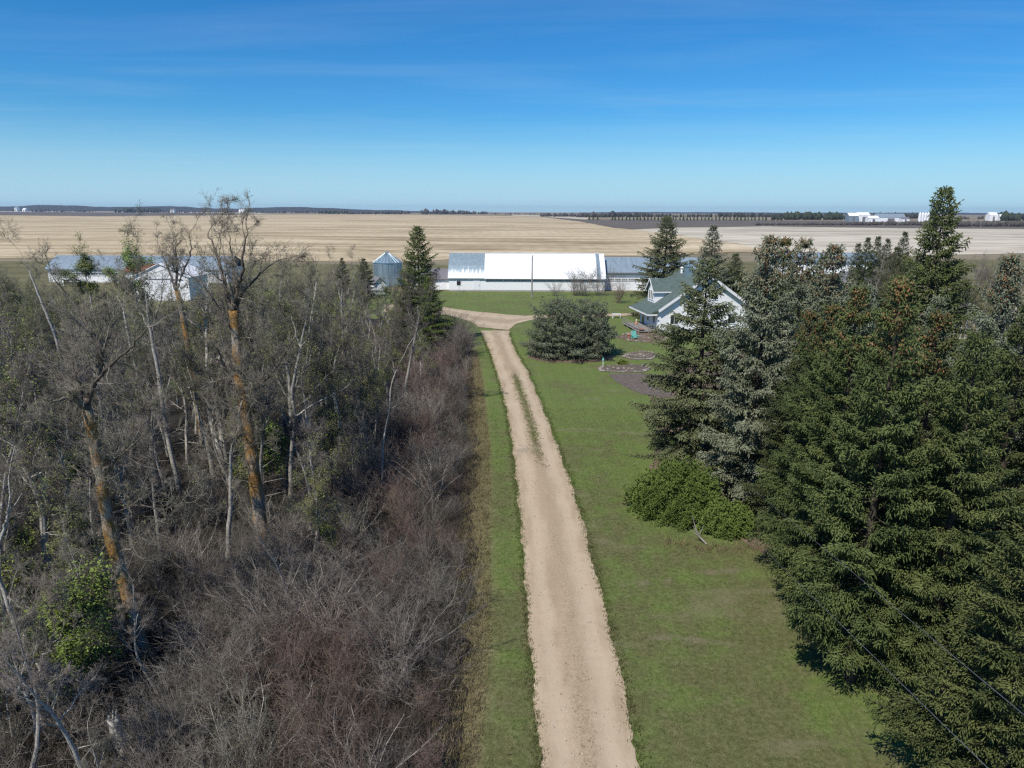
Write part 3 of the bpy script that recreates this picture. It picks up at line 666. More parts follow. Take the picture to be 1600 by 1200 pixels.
window(barn, 2.2, 0, 1.55, 0.9, 0.9, mull=1)
dm = MB(); dm.bbox(xs_ - 2.6, xs_ - 1.0, -0.06, 0.02, 0.35, 2.4); d_ = dm.build('door', M['white_trim'], barn)
hm = MB(); hm.bbox(xs_ - 1.25, xs_ - 1.15, -0.11, -0.06, 1.2, 1.4); hm.build('handle', M['black_paint'], d_)
ev = MB(); ev.bbox(xs_, BL, -0.5, -0.36, 2.86, 3.0); ev.build('gutter', M['white_trim'], barn)
# its right wing and left lean-to are sheds of their own
wing = empty('barn_wing', (BL + b0.x + 0.3, yb + 3.0, 0)); tag(wing, 'long low white shed with a blue grey metal roof, right of the barn', 'shed'); WL = 24.0; wd_ = 9.5
m = MB(); m.bbox(0, WL, 0, wd_, 0, 4.2); m.add([(WL, 0, 4.2), (WL, wd_, 4.2), (WL, wd_ / 2, 7.2), (0, 0, 4.2), (0, wd_, 4.2), (0, wd_ / 2, 7.2)], [(0, 1, 2), (3, 5, 4)]); m.build('wall', M['siding'], wing)
m = MB(); roof_strip(m, [(-0.5, 4.15), (wd_ / 2, 7.4)], 0.05, WL + .4); roof_strip(m, [(wd_ / 2, 7.4), (wd_ + .5, 4.15)], 0.05, WL + .4); m.build('roof', M['roof_metal'], wing)
m = MB(); m.bbox(0.1, WL + .4, -0.66, -0.52, 3.95, 4.12); m.build('gutter', M['dark_roof'], wing)
for k in range(9): window(wing, 1.6 + k * 1.55, 0, 2.25, 1.3, 0.5, mull=2, glass='grey_window')
lean = empty('lean_to', (b0.x - 9.5, yb + 3.2, 0)); tag(lean, 'low white shed with a dark grey roof between barn and tall spruce', 'shed')
m = MB(); m.bbox(0, 9.3, 0, 7, 0, 2.5); m.build('wall', M['siding'], lean)
m = MB(); m.slab([(-0.3, -0.5, 2.5), (9.3, -0.5, 2.5), (9.3, 7.2, 4.3), (-0.3, 7.2, 4.3)], 0.15); m.build('roof', M['dark_roof'], lean)
m = MB(); m.bbox(7.3, 8.3, -0.05, 0.02, 0.0, 2.0); m.build('door', M['white_trim'], lean)

# --- grain bin
c = G(603, 449); gb = empty('grain_bin', (c.x, c.y + 3.4, 0)); tag(gb, 'round galvanised grain bin with a conical roof', 'grain bin')
m = MB(); pr = []
for k in range(29): pr += [(3.4 + (0.035 if k % 2 else 0.0), 0.1 + k * 0.2)]
m.lathe(pr, 48); m.build('wall', M['bin_metal'], gb, smooth=True)
m = MB()
for k in range(8): m.bbox(-0.0, 0.0, 0, 0, 0, 0) if False else None
m.lathe([(3.6, 5.7), (0.45, 7.9), (0.45, 8.15), (0.05, 8.25)], 32); cap = m.build('roof', M['bin_cap'], gb)
for k in range(24):
    a = k * 2 * math.pi / 24; m = MB(); m.tube([(3.58 * math.cos(a), 3.58 * math.sin(a), 5.75), (0.5 * math.cos(a), 0.5 * math.sin(a), 7.93)], 0.05, 4); m.build('roof_rib', M['bin_metal'], gb)
for k in range(16):
    a = (k + .5) * 2 * math.pi / 16; m = MB(); m.box((3.46 * math.cos(a), 3.46 * math.sin(a), 2.9), (0.09, 0.12, 5.6), a); m.build('stiffener', M['bin_metal'], gb)
m = MB(); lx = -2.6
for s_ in (-.22, .22): m.tube([(lx + s_, -2.75, 0.2), (lx + s_, -2.75, 5.8), (lx + s_ * .9, -1.6, 6.9)], 0.03, 4)
for k in range(18): m.tube([(lx - .22, -2.75, 0.4 + k * .3), (lx + .22, -2.75, 0.4 + k * .3)], 0.02, 4)
m.build('ladder', M['dark_roof'], gb)
m = MB(); m.box((0.3, -3.42, 1.0), (0.9, 0.1, 1.5)); m.build('hatch', M['bin_cap'], gb)

# --- small white shed before the bin
s0 = G(594, 459.5); sh = empty('garden_shed', (s0.x, s0.y, 0), 0.5); tag(sh, 'small white gable shed in front of the grain bin', 'shed')
m = MB(); m.bbox(-1.3, 1.3, 0, 3.2, 0, 2.4); m.add([(-1.3, 0, 2.4), (1.3, 0, 2.4), (0, 0, 3.6), (-1.3, 3.2, 2.4), (1.3, 3.2, 2.4), (0, 3.2, 3.6)], [(0, 1, 2), (3, 5, 4)]); m.build('wall', M['white'], sh)
m = MB()
for s_ in (-1, 1): m.slab([(s_ * 1.55, -0.3, 2.25), (s_ * 1.55, 3.5, 2.25), (0, 3.5, 3.72), (0, -.3, 3.72)], 0.1)
m.build('roof', M['dark_roof'], sh)
m = MB(); m.bbox(-0.45, 0.45, -0.05, 0.02, 0.05, 2.0); m.build('door', M['white_trim'], sh)

# --- left: the long barn, the gable shed and the rusty-roofed shed
a0 = G(77, 441); lb = empty('long_barn', (a0.x, a0.y, 0)); tag(lb, 'long white barn with a blue grey roof, seen through bare treetops at left', 'barn'); LL = 45.0; ld = 11.0
m = MB(); m.bbox(0, LL, 0, ld, 0, 3.5); m.add([(0, 0, 3.5), (0, ld, 3.5), (0, ld * .22, 5.2), (0, ld * .5, 6.2), (0, ld * .78, 5.2)], [(0, 2, 1), (2, 3, 4), (2, 4, 1)]); m.build('wall', M['siding'], lb)
gl = [(-0.5, 3.3), (ld * .2, 5.25), (ld * .5, 6.4)]
m = MB(); roof_strip(m, gl, -0.4, LL + .4); roof_strip(m, [(ld - y, z) for y, z in gl][::-1], -0.4, LL + .4); m.build('roof', M['roof_metal'], lb)
for k in range(22): window(lb, 2.2 + k * 1.9, 0, 1.75, 1.72, 0.62, mull=2, glass='grey_window')
m = MB(); m.bbox(0.0, LL, -0.66, -0.52, 3.1, 3.26); m.build('gutter', M['dark_roof'], lb)
g0 = G(212, 470); g1 = G(299, 470); gs = empty('gable_shed', ((g0.x + g1.x) / 2, g0.y, 0)); GW = g1.x - g0.x; tag(gs, 'large white gable fronted shed behind the orange poplar trunks', 'shed')
m = MB(); m.bbox(-GW / 2, GW / 2, 0, 9, 0, 4.9); m.add([(-GW / 2, 0, 4.9), (GW / 2, 0, 4.9), (0, 0, 7.4), (-GW / 2, 9, 4.9), (GW / 2, 9, 4.9), (0, 9, 7.4)], [(0, 1, 2), (3, 5, 4)]); m.build('wall', M['siding'], gs)
m = MB()
for s_ in (-1, 1): m.slab([(s_ * (GW / 2 + .35), -0.3, 4.75), (s_ * (GW / 2 + .35), 9.3, 4.75), (0, 9.3, 7.55), (0, -.3, 7.55)], 0.13)
m.build('roof', M['white'], gs)
m = MB(); m.bbox(-2.2, 1.9, -0.12, -0.02, 0.1, 4.3); d_ = m.build('sliding_door', M['white_trim'], gs)
m = MB(); m.bbox(-2.4, 4.4, -0.2, -0.122, 4.3, 4.45); m.build('door_track', M['dark_roof'], gs)
window(gs, -4.0, 0, 1.6, 0.9, 1.0)
c = G(196, 447); rs = empty('rusty_shed', (c.x, c.y, 0)); tag(rs, 'white walled shed with a rusty red roof left of the gable shed', 'shed')
m = MB(); m.bbox(0, 11, 0, 7, 0, 3.4); m.build('wall', M['white'], rs)
m = MB(); m.slab([(-.3, -.4, 3.35), (11.3, -.4, 3.35), (11.3, 3.5, 5.1), (-.3, 3.5, 5.1)], .12); m.slab([(11.3, 7.4, 3.35), (-.3, 7.4, 3.35), (-.3, 3.5, 5.1), (11.3, 3.5, 5.1)], .12); m.build('roof', M['red_roof'], rs)
window(rs, 2.0, 0, 1.5, 1.0, 0.8)
# black rail fence before the long barn
f0 = G(100, 446.5); fe = empty('rail_fence', (f0.x, f0.y, 0)); tag(fe, 'short black rail fence with a white post before the long barn', 'fence')
for k in range(3):
    m = MB(); m.bbox(0.1, 4.2, -0.05, 0.05, 0.35 + k * 0.42, 0.55 + k * 0.42); m.build('rail', M['black_paint'], fe)
for k in range(3):
    m = MB(); m.bbox(0.2 + k * 1.9, 0.34 + k * 1.9, 0.05, 0.17, 0, 1.5); m.build('post', M['black_paint'], fe)
m = MB(); m.bbox(-0.15, 0.05, -0.1, 0.1, 0, 1.9); m.build('post', M['white'], fe)
# right: grey-roofed house and the metal shed behind the spruces
c = G(1317, 466); gh = empty('bungalow', (c.x, c.y, 0)); tag(gh, 'cream bungalow with a grey shingle roof among the spruces at right', 'house')
m = MB(); m.bbox(0, 13, 0, 9, 0, 2.9); m.build('wall', M['cream'], gh)
m = MB()
e = .6; rp = [(-e, -e, 2.8), (13 + e, -e, 2.8), (13 + e, 9 + e, 2.8), (-e, 9 + e, 2.8), (3.5, 4.5, 5.9), (9.5, 4.5, 5.9)]
m.add(rp, [(3, 0, 4), (1, 2, 5)], [(0, 1, 5, 4), (2, 3, 4, 5), (0, 3, 2, 1)]); m.build('roof', M['dark_roof'], gh)
m = MB(); m.bbox(-e, 13 + e, -e - .06, -e + .02, 2.62, 2.82); m.build('fascia', M['white_trim'], gh)
for x in (2.2, 6.5, 10.6): window(gh, x, 0, 1.0, 1.4, 1.2)
c = G(1205, 428); ms = empty('metal_shed', (c.x, c.y, 0)); tag(ms, 'long shed with a pale blue metal roof glimpsed behind the spruce tops', 'shed')
m = MB(); m.bbox(0, 32, 0, 12, 0, 3.6); m.build('wall', M['white'], ms)
m = MB(); roof_strip(m, [(-.5, 3.5), (6, 6.0), (12.5, 3.5)], -.4, 32.4); m.build('roof', M['roof_metal'], ms)

# --- the farmhouse
ANG = math.radians(7.5)
hc = T(1027, 513, 107.0); house = empty('farmhouse', (hc.x, hc.y, 0), ANG)
tag(house, 'white gabled farmhouse with a green shingle roof and a dormer', 'house')
HW, HD, EV, PK = 15.2, 13.5, 3.55, 8.75; HB = 8.6
m = MB(); m.bbox(0, HW, 0, HB, 0.45, EV); m.bbox(3.2, HW - .01, HB, HD, .46, EV + .8)
m.add([(0, 0, EV), (HW, 0, EV), (HW / 2, 0, PK - .1), (3.2, HD, EV), (HW, HD, EV), (HW / 2, HD, PK - .1)], [(0, 1, 2), (3, 5, 4)]); m.build('wall', M['siding'], house)
m = MB(); m.bbox(-.04, HW + .04, -.04, HB + .04, 0, .45); m.bbox(3.16, HW + .03, HB + .04, HD + .04, 0, .45); m.build('foundation', M['concrete'], house)
sl_ = (PK - EV) / (HW / 2)
m = MB(); oh = 0.55
zr = EV + (PK + .12 - EV) * (3.15 / (HW / 2 + .15))
m.slab([(-0.15, -oh, EV), (3.0, -oh, zr), (3.0, HB + .4, zr), (-0.15, HB + .4, EV)], .2)
m.slab([(3.0, -oh, zr), (HW / 2, -oh, PK + .12), (HW / 2, HD + oh, PK + .12), (3.0, HD + oh, zr)], .2)
m.slab([(HW + oh, HD + oh, EV - sl_ * oh + .12), (HW / 2, HD + oh, PK + .12), (HW / 2, -oh, PK + .12), (HW + oh, -oh, EV - sl_ * oh + .12)], .2)
m.build('roof', M['shingle'], house)
m = MB(); m.slab([(-1.75, -oh, EV - .62), (-0.1, -oh, EV + .06), (-0.1, HB + .4, EV + .06), (-1.75, HB + .4, EV - .62)], .16); m.build('eave_roof', M['shingle'], house)
m = MB()
m.slab([(-0.2, -oh - .05, EV - .06), (HW / 2, -oh - .05, PK + .08), (HW / 2, -oh, PK + .08), (-0.2, -oh, EV - .06)], .38)
m.slab([(HW + oh + .03, -oh, EV - sl_ * oh + .08), (HW / 2, -oh, PK + .08), (HW / 2, -oh - .05, PK + .08), (HW + oh + .03, -oh - .05, EV - sl_ * oh + .08)], .38)
m.build('bargeboard', M['white_trim'], house)
m = MB(); m.bbox(-1.8, -0.3, -oh - .05, -oh + .01, EV - .86, EV - .64); m.bbox(-1.84, -1.76, -oh, HB + .4, EV - .86, EV - .66); m.build('fascia', M['white_trim'], house)
m = MB(); m.bbox(HW / 2 - .1, HW / 2 + .1, -oh, HD + oh, PK + .08, PK + .2); m.build('ridge_cap', M['shingle'], house)
# dormer on the left slope
dx0, dy0, dw = 0.6, 3.6, 3.4
zb = EV + sl_ * dx0; dpk = 7.6; dev = 5.95
dm_ = MB(); xe = (dev - EV) / sl_; xp = (dpk - EV) / sl_
dm_.add([(dx0, dy0, zb), (dx0, dy0 + dw, zb), (dx0, dy0 + dw, dev), (dx0, dy0 + dw / 2, dpk), (dx0, dy0, dev), (xe, dy0, dev), (xe, dy0 + dw, dev)],
        [(0, 1, 2), (0, 2, 4), (4, 2, 3), (0, 4, 5), (1, 6, 2)])
dorm = dm_.build('dormer', M['siding'], house)
m = MB()
m.slab([(dx0 - .4, dy0 - .35, dev - .12), (xe + .1, dy0 - .35, dev - .12), (xp + .25, dy0 + dw / 2, dpk + .16), (dx0 - .4, dy0 + dw / 2, dpk + .16)], .14)
m.slab([(dx0 - .4, dy0 + dw / 2, dpk + .16), (xp + .25, dy0 + dw / 2, dpk + .16), (xe + .1, dy0 + dw + .35, dev - .12), (dx0 - .4, dy0 + dw + .35, dev - .12)], .14)
m.build('dormer_roof', M['shingle'], dorm)
m = MB()
m.hexa([(dx0 - .45, dy0 - .4, dev - .4), (dx0 - .4, dy0 - .4, dev - .4), (dx0 - .4, dy0 + dw / 2, dpk - .08), (dx0 - .45, dy0 + dw / 2, dpk - .08)], [(dx0 - .45, dy0 - .4, dev - .1), (dx0 - .4, dy0 - .4, dev - .1), (dx0 - .4, dy0 + dw / 2, dpk + .2), (dx0 - .45, dy0 + dw / 2, dpk + .2)])
m.hexa([(dx0 - .45, dy0 + dw / 2, dpk - .08), (dx0 - .4, dy0 + dw / 2, dpk - .08), (dx0 - .4, dy0 + dw + .4, dev - .4), (dx0 - .45, dy0 + dw + .4, dev - .4)], [(dx0 - .45, dy0 + dw / 2, dpk + .2), (dx0 - .4, dy0 + dw / 2, dpk + .2), (dx0 - .4, dy0 + dw + .4, dev - .1), (dx0 - .45, dy0 + dw + .4, dev - .1)])
m.bbox(dx0 - .4, xe, dy0 - .38, dy0 - .34, dev - .28, dev - .1)
m.build('dormer_trim', M['white_trim'], dorm)
for k in range(3): window(house, dx0, dy0 + .85 + k * .85, zb + .55, .55, 1.35, axis='y', mull=0)
for yy in (1.6, 4.6): window(house, 0, yy, 1.3, .9, 1.6, axis='y')
for xx in (2.6, 11.8): window(house, xx, 0, 1.3, 1.2, 1.4)
window(house, HW / 2 - 1.2, 0, 5.0, .8, 1.3); window(house, HW / 2 + 1.2, 0, 5.0, .8, 1.3)
m = MB(); m.bbox(-.06, .0, 6.6, 7.6, .5, 2.6); m.build('door', M['dark_window'], house)
m = MB(); m.bbox(HW / 2 - 1.5, HW / 2 - .6, 5.2, 6.1, 7.5, 9.5); m.bbox(HW / 2 - 1.6, HW / 2 - .5, 5.1, 6.2, 9.5, 9.65); ch = m.build('chimney', M['bin_cap'], house)
m = MB(); m.lathe([(.16, 9.65), (.16, 10.15), (.26, 10.16), (.02, 10.4)], 10, (HW / 2 - 1.05, 5.65, 0)); m.build('flue', M['bin_metal'], ch)
m = MB(); m.lathe([(.2, 8.2), (.2, 9.05), (.34, 9.06), (.02, 9.3)], 10, (HW / 2 - 1.0, 8.6, 0)); m.build('roof_vent', M['white_trim'], house)
# deck on its left side
dk = empty('deck', (hc.x, hc.y, 0), ANG); tag(dk, 'weathered timber deck with railing on the left side of the house', 'deck')
for k in range(14):
    m = MB(); m.bbox(-3.3 + k * .235, -3.3 + k * .235 + .21, -1.2, 7.5, .38, .44); m.build('plank', M['wood_grey'], dk)
for (x, y) in ((-3.3, -1.2), (-3.3, 1.7), (-3.3, 4.6), (-3.3, 7.4), (-.3, -1.2), (-1.8, -1.2)):
    m = MB(); m.bbox(x, x + .1, y, y + .1, 0, 1.4); m.build('post', M['wood_grey'], dk)
for z in (.75, 1.05, 1.34):
    m = MB(); m.bbox(-3.28, -3.22, -1.1, 7.4, z, z + .06); m.build('rail', M['wood_grey'], dk)
    m = MB(); m.bbox(-3.2, -.3, -1.18, -1.12, z, z + .06); m.build('rail', M['wood_grey'], dk)

# --- utility pole, post box, service wires
c = G(831, 466.5); up = empty('utility_pole', (c.x, c.y, 0)); tag(up, 'tall wooden utility pole standing on the grass before the white barn', 'utility pole')
m = MB(); m.tube([(0, 0, 0), (0, 0, 9.0)], [.17, .12], 8); m.build('pole', M['wood_grey'], up)
m = MB(); m.bbox(-.14, .14, -.2, -.12, 8.2, 8.5); m.build('bracket', M['wood_grey'], up)
c = G(717.5, 456.5); bx = empty('post_box', (c.x, c.y - .3, 0)); tag(bx, 'small dark box on a thin post before the left end of the barn', 'box')
m = MB(); m.tube([(0, 0, 0), (0, 0, 1.6)], .05, 6); m.build('post', M['wood_grey'], bx)
m = MB(); m.bbox(-.42, .3, -.3, .2, 1.6, 2.25); m.build('box', M['black_paint'], bx)
m = MB(); m.slab([(-.5, -.38, 2.3), (.38, -.38, 2.3), (.38, .28, 2.42), (-.5, .28, 2.42)], .06); m.build('lid', M['black_paint'], bx)
def wire(name, pa, pb, label, sag):
    pts = []
    for k in range(25):
        t = k / 24; p = pa.lerp(pb, t); p.z -= sag * 4 * t * (1 - t); pts.append(p)
    m = MB(); m.tube(pts, 0.0055, 5); o = m.build(name, M['wire']); tag(o, label, 'wire', 'service wires over the near spruces')
def ztrace(px, py, z): return G(px, py, z)
wire('service_wire', T(1165, 755, 39.5), G(1760, 1250, 11.0), 'thin pale service wire crossing the near spruces, upper of the two', 0.0)
wire('service_wire', T(1165, 830, 36.5), G(1620, 1275, 11.0), 'thin pale service wire crossing the near spruces, lower of the two', 0.0)

# ------------------------------------------------------------------ conifers
def spruce_geo(seed, Ht, Rd, dsec, dter, rad, whorl, per, power=0.85, blunt=0.0, hang=0.3, off=(0, 0), trunk=None, fol=None, z0=0.03, jit=1.0, foot=(.22, .3), inner=.16):
    rr = np.random.default_rng(seed)
    trunk = trunk or MB(); fol = fol or MB(); ox, oy = off
    n = int(Ht * (1 - z0) / whorl); zs = np.repeat(np.linspace(Ht * z0, Ht * 0.985, n), per) ; nb = len(zs)
    zs = zs + rr.uniform(-.5, .5, nb) * whorl * 1.1
    zs = np.where(zs > Ht * .985, 2 * Ht * .985 - zs, zs); zs = np.maximum(zs, 0.25); t = zs / Ht
    az = np.tile(np.arange(per) * 2 * math.pi / per, n) + np.repeat(rr.uniform(0, 6.28, n), per) + rr.uniform(-.35, .35, nb)
    lump = 1 + 0.16 * np.sin(az * 2 + seed + t * 9) + 0.10 * np.sin(az * 3 - t * 17 + seed * 2)
    L = Rd * np.maximum((1 - t), 0.012) ** power * np.minimum(1, (t + foot[0]) / foot[1]) * lump * rr.uniform(1 - .42 * jit, 1 + .22 * jit, nb) + 0.12
    if blunt: L *= 1
    e0 = -0.42 + 1.15 * t ** 1.6 + rr.uniform(-.12, .12, nb); cc = 0.22 + rr.uniform(-.08, .14, nb)
    ca, sa = np.cos(az), np.sin(az)
    def B(i, s):
        r = L[i] * s; return np.stack([ox + ca[i] * r, oy + sa[i] * r, zs[i] + L[i] * (e0[i] * s + cc[i] * s * s)], 1)
    idx = np.arange(nb)
    K = 4
    for k in range(K):
        a, b = B(idx, np.full(nb, k / K)), B(idx, np.full(nb, (k + 1) / K))
        prisms(trunk, a, b, (.01 + .007 * L) * (1 - k / K * .85), (.01 + .007 * L) * (1 - (k + 1) / K * .85))
    ns = np.maximum(5, (2 * L / dsec).astype(int)); i2 = np.repeat(idx, ns); m2 = len(i2)
    j2 = np.concatenate([np.arange(k) for k in ns]); s2 = inner + (1 - inner) * (j2 + rr.uniform(0, 1, m2)) / ns[i2]
    p2 = B(i2, s2); side = np.where(j2 % 2 == 0, 1.0, -1.0)
    tz = e0[i2] + 2 * cc[i2] * s2; tan = np.stack([ca[i2], sa[i2], tz], 1); tan /= np.linalg.norm(tan, axis=1)[:, None]
    per_ = np.stack([-sa[i2], ca[i2], np.zeros(m2)], 1)
    ang = rr.uniform(.55, 1.05, m2) * (1 - .6 * (s2 > .93))
    d2 = np.cos(ang)[:, None] * tan + (side * np.sin(ang))[:, None] * per_; d2[:, 2] += rr.uniform(-.35, .1, m2)
    d2 /= np.linalg.norm(d2, axis=1)[:, None]
    l2 = np.minimum(.46 * L[i2] * (1 - s2) + .17 + .06 * L[i2], 1.05) * rr.uniform(.65, 1.2, m2)
    q2 = p2 + d2 * l2[:, None]; q2[:, 2] -= .12 * l2
    spindles(fol, p2, q2, rad * rr.uniform(.8, 1.2, m2), .55)
        # sprays along the top of each branch
    nt_ = np.maximum(3, (L / (dsec * .8)).astype(int)); it = np.repeat(idx, nt_); mt = len(it); st = inner * .8 + (1 - inner * .8) * (np.concatenate([np.arange(k) for k in nt_]) + rr.uniform(0, 1, mt)) / nt_[it]
    pt = B(it, st); dt = np.stack([ca[it], sa[it], e0[it] + 2 * cc[it] * st], 1) + rr.normal(0, .3, (mt, 3)); dt[:, 2] += .2; dt /= np.linalg.norm(dt, axis=1)[:, None]
    spindles(fol, pt, pt + dt * (rr.uniform(.7, 1.3, mt) * (.18 + .5 * rad))[:, None], rad * 1.05, .6)
    if dter:
        n3 = np.maximum(2, (2 * l2 / dter).astype(int)); i3 = np.repeat(np.arange(m2), n3); m3 = len(i3)
        j3 = np.concatenate([np.arange(k) for k in n3]); u = .1 + .9 * (j3 + rr.uniform(0, 1, m3)) / n3[i3]
        p3 = p2[i3] + (q2 - p2)[i3] * u[:, None]
        per3 = np.cross(d2[i3], np.array([[0, 0, 1.0]])); per3 /= np.linalg.norm(per3, axis=1)[:, None] + 1e-6
        sd = np.where(j3 % 2 == 0, 1.0, -1.0); a3 = rr.uniform(.45, .95, m3)
        d3 = np.cos(a3)[:, None] * d2[i3] + (sd * np.sin(a3))[:, None] * per3; d3[:, 2] += rr.uniform(-.3, .3, m3)
        hg = rr.uniform(0, 1, m3) < hang; d3[hg] = d3[hg] * .45 + np.array([0, 0, -.9])
        d3 /= np.linalg.norm(d3, axis=1)[:, None]
        l3 = rr.uniform(.7, 1.3, m3) * np.where(hg, .26, .19) * (dter / .13) ** .5
        spindles(fol, p3, p3 + d3 * l3[:, None], rad * .9 * rr.uniform(.8, 1.2, m3), .6)
    kk = 14; wob = rr.uniform(-.04, .04, (kk, 2)); wob[0] = 0
    rb = 0.016 * Ht
    trunk.tube([(ox + wob[i, 0], oy + wob[i, 1], Ht * i / (kk - 1)) for i in range(kk)], [rb * (1 - .97 * i / (kk - 1)) for i in range(kk)], 7)
    # leader
    spindles(fol, np.array([[ox, oy, Ht * .95]]), np.array([[ox, oy, Ht * 1.012]]), rad * 1.3)
    return trunk, fol, (zs, L, az, e0, cc)
def cones_geo(seed, info, off=(0, 0), tmin=.78, cnt=520, Ht=16, size=.14):
    rr = np.random.default_rng(seed); zs, L, az, e0, cc = info; c = np.where(zs / Ht > tmin)[0]
    i = rr.choice(c, cnt); s = rr.uniform(.3, 1.02, cnt); r = L[i] * s
    p = np.stack([off[0] + np.cos(az[i]) * r, off[1] + np.sin(az[i]) * r, zs[i] + L[i] * (e0[i] * s + cc[i] * s * s)], 1) + rr.uniform(-.12, .12, (cnt, 3))
    mb = MB(); d = np.stack([rr.uniform(-.3, .3, cnt), rr.uniform(-.3, .3, cnt), -np.ones(cnt)], 1)
    spindles(mb, p, p + d * size, size * .3, .4, 4); return mb
SPR = {}
def make_spruce(key, mat, **kw):
    t, f, info = spruce_geo(**kw)
    SPR[key] = dict(H=kw['Ht'], R=kw['Rd'], trunk=t.mesh('trunk', M['bark_spruce']), fol={m_: None for m_ in ()}, info=info, folmb=f, seed=kw['seed'])
    SPR[key]['meshes'] = {}
    SPR[key]['cone'] = cones_geo(kw['seed'], info, Ht=kw['Ht']).mesh('seed_cones', M['cone'])
make_spruce('near0', None, seed=1, Ht=16, Rd=3.2, dsec=.12, dter=.15, rad=.03, whorl=.52, per=6, hang=.42, power=.8, z0=.15, inner=.24, jit=.8)
make_spruce('near1', None, seed=2, Ht=15, Rd=3.1, dsec=.125, dter=.155, rad=.03, whorl=.54, per=6, hang=.42, power=.78, z0=.15, inner=.24, jit=.8)
make_spruce('mid0', None, seed=3, Ht=16, Rd=4.0, dsec=.17, dter=.2, rad=.039, whorl=.56, per=6, hang=.6, power=.78, z0=.07, inner=.2)
make_spruce('mid1', None, seed=4, Ht=16, Rd=3.6, dsec=.19, dter=.215, rad=.041, whorl=.56, per=6, hang=.55, power=.78, z0=.07, inner=.2)
make_spruce('mid2', None, seed=5, Ht=16, Rd=3.3, dsec=.21, dter=.24, rad=.044, whorl=.56, per=6, hang=.5, power=.72, z0=.07, inner=.2)
make_spruce('far0', None, seed=6, Ht=17, Rd=4.4, dsec=.25, dter=.34, rad=.06, whorl=.48, per=6, hang=.35, power=.78)
make_spruce('far1', None, seed=7, Ht=17, Rd=3.8, dsec=.26, dter=.36, rad=.06, whorl=.6, per=6, hang=.35, power=.85)
def fol_mesh(key, mk):
    S = SPR[key]
    if mk not in S['meshes']:
        if S['meshes']:
            me = list(S['meshes'].values())[0]
            # same needles, other colour: share geometry through the object's own material slot
            S['meshes'][mk] = me
        else: S['meshes'][mk] = S['folmb'].mesh('foliage', M[mk])
    return S['meshes'][mk]
def spruce(key, mk, label, top=None, D=None, base=None, h=None, r=None, cones=False, group='spruces of the tree belt'):
    S = SPR[key]
    if top: p = T(top[0], top[1], D); x, y, h = p.x, D, p.z
    else: g = G(*base); x, y = g.x, g.y
    t = empty('spruce_tree', (x, y, 0), R_.uniform(0, 6.28)); s = h / S['H']; sr = (r / S['R']) if r else s
    t.scale = (sr, sr, s); tag(t, label, 'tree', group)
    link(bpy.data.objects.new('trunk', S['trunk']), t)
    fo = link(bpy.data.objects.new('foliage', fol_mesh(key, mk)), t); fo['kind'] = 'stuff'
    fo.material_slots[0].link = 'OBJECT'; fo.material_slots[0].material = M[mk]
    if cones: co = link(bpy.data.objects.new('seed_cones', S['cone']), t); co['kind'] = 'stuff'
    return t
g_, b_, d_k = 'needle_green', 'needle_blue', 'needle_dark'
# nearest, bottom right
spruce('near0', g_, 'green spruce whose skirt reaches furthest over the lawn, just behind the nearest whole one', top=(1344, 446), D=28.5, r=2.9, cones=True)
spruce('near1', g_, 'nearest whole green spruce, its skirt over the lawn edge at lower right', top=(1412, 434), D=24.5, r=2.9, cones=True)
spruce('near1', g_, 'green spruce cut off by the lower right corner of the picture', base=(1545, 1300), h=11.5, r=2.9)
spruce('near0', g_, 'yellowish green spruce at the right edge below the blue one', top=(1612, 476), D=27.0, r=3.0)
spruce('near0', g_, 'green spruce with brown cones behind the one reaching furthest over the lawn', top=(1300, 474), D=34, r=2.8, cones=True)
spruce('near1', g_, 'green spruce with rusty cones right behind the nearest whole spruce', top=(1470, 486), D=28, r=2.9, cones=True)
spruce('near0', g_, 'green spruce in the middle of the near clump, right of the rusty coned one', top=(1532, 520), D=23.5, r=2.9)
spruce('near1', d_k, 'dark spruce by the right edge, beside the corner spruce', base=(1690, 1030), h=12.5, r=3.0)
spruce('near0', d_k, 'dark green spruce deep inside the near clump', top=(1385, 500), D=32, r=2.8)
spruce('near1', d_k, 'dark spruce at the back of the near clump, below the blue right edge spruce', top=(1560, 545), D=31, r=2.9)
# middle distance
spruce('mid0', b_, 'broad silvery blue spruce with drooping branches behind the low green juniper', top=(1204, 369), D=42, r=4.0, cones=True)
spruce('mid0', 'needle_grey', 'broad grey green spruce standing in front of the house gable', top=(1106, 404), D=50, r=5.2)
spruce('mid1', g_, 'narrow spruce with an orange cone covered tip, second right of the house', top=(1228, 371), D=60, r=3.6, cones=True)
spruce('mid1', b_, 'blue spruce with a brown cone covered tip, third right of the house', top=(1259, 372), D=52, r=3.7, cones=True)
spruce('mid2', b_, 'blue spruce with a thin cone hung tip, left of the bungalow', top=(1306, 384), D=46, r=3.7, cones=True)
spruce('mid2', g_, 'small pale green spruce between two taller cone hung tips', top=(1289, 398), D=62, r=3.2)
spruce('mid1', b_, 'blue spruce below the bungalow wall', top=(1357, 444), D=42, r=3.5)
spruce('mid2', g_, 'spruce with an orange brown tip just left of the tallest spruce', top=(1408, 432), D=50, r=3.0, cones=True)
spruce('mid1', b_, 'grey blue spruce below the tallest spruce', top=(1468, 462), D=44, r=3.3)
spruce('mid0', b_, 'blue spruce at the right edge of the picture', top=(1583, 398), D=40, r=4.0, cones=True)
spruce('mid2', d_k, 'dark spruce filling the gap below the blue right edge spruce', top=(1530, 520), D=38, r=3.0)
spruce('far0', g_, 'tallest spruce, its dark top rising above the horizon', top=(1479, 292), D=70, r=5.2)
spruce('mid2', d_k, 'low dark spruce in the shade left of the nearest whole spruce', top=(1246, 560), D=38, r=2.5)
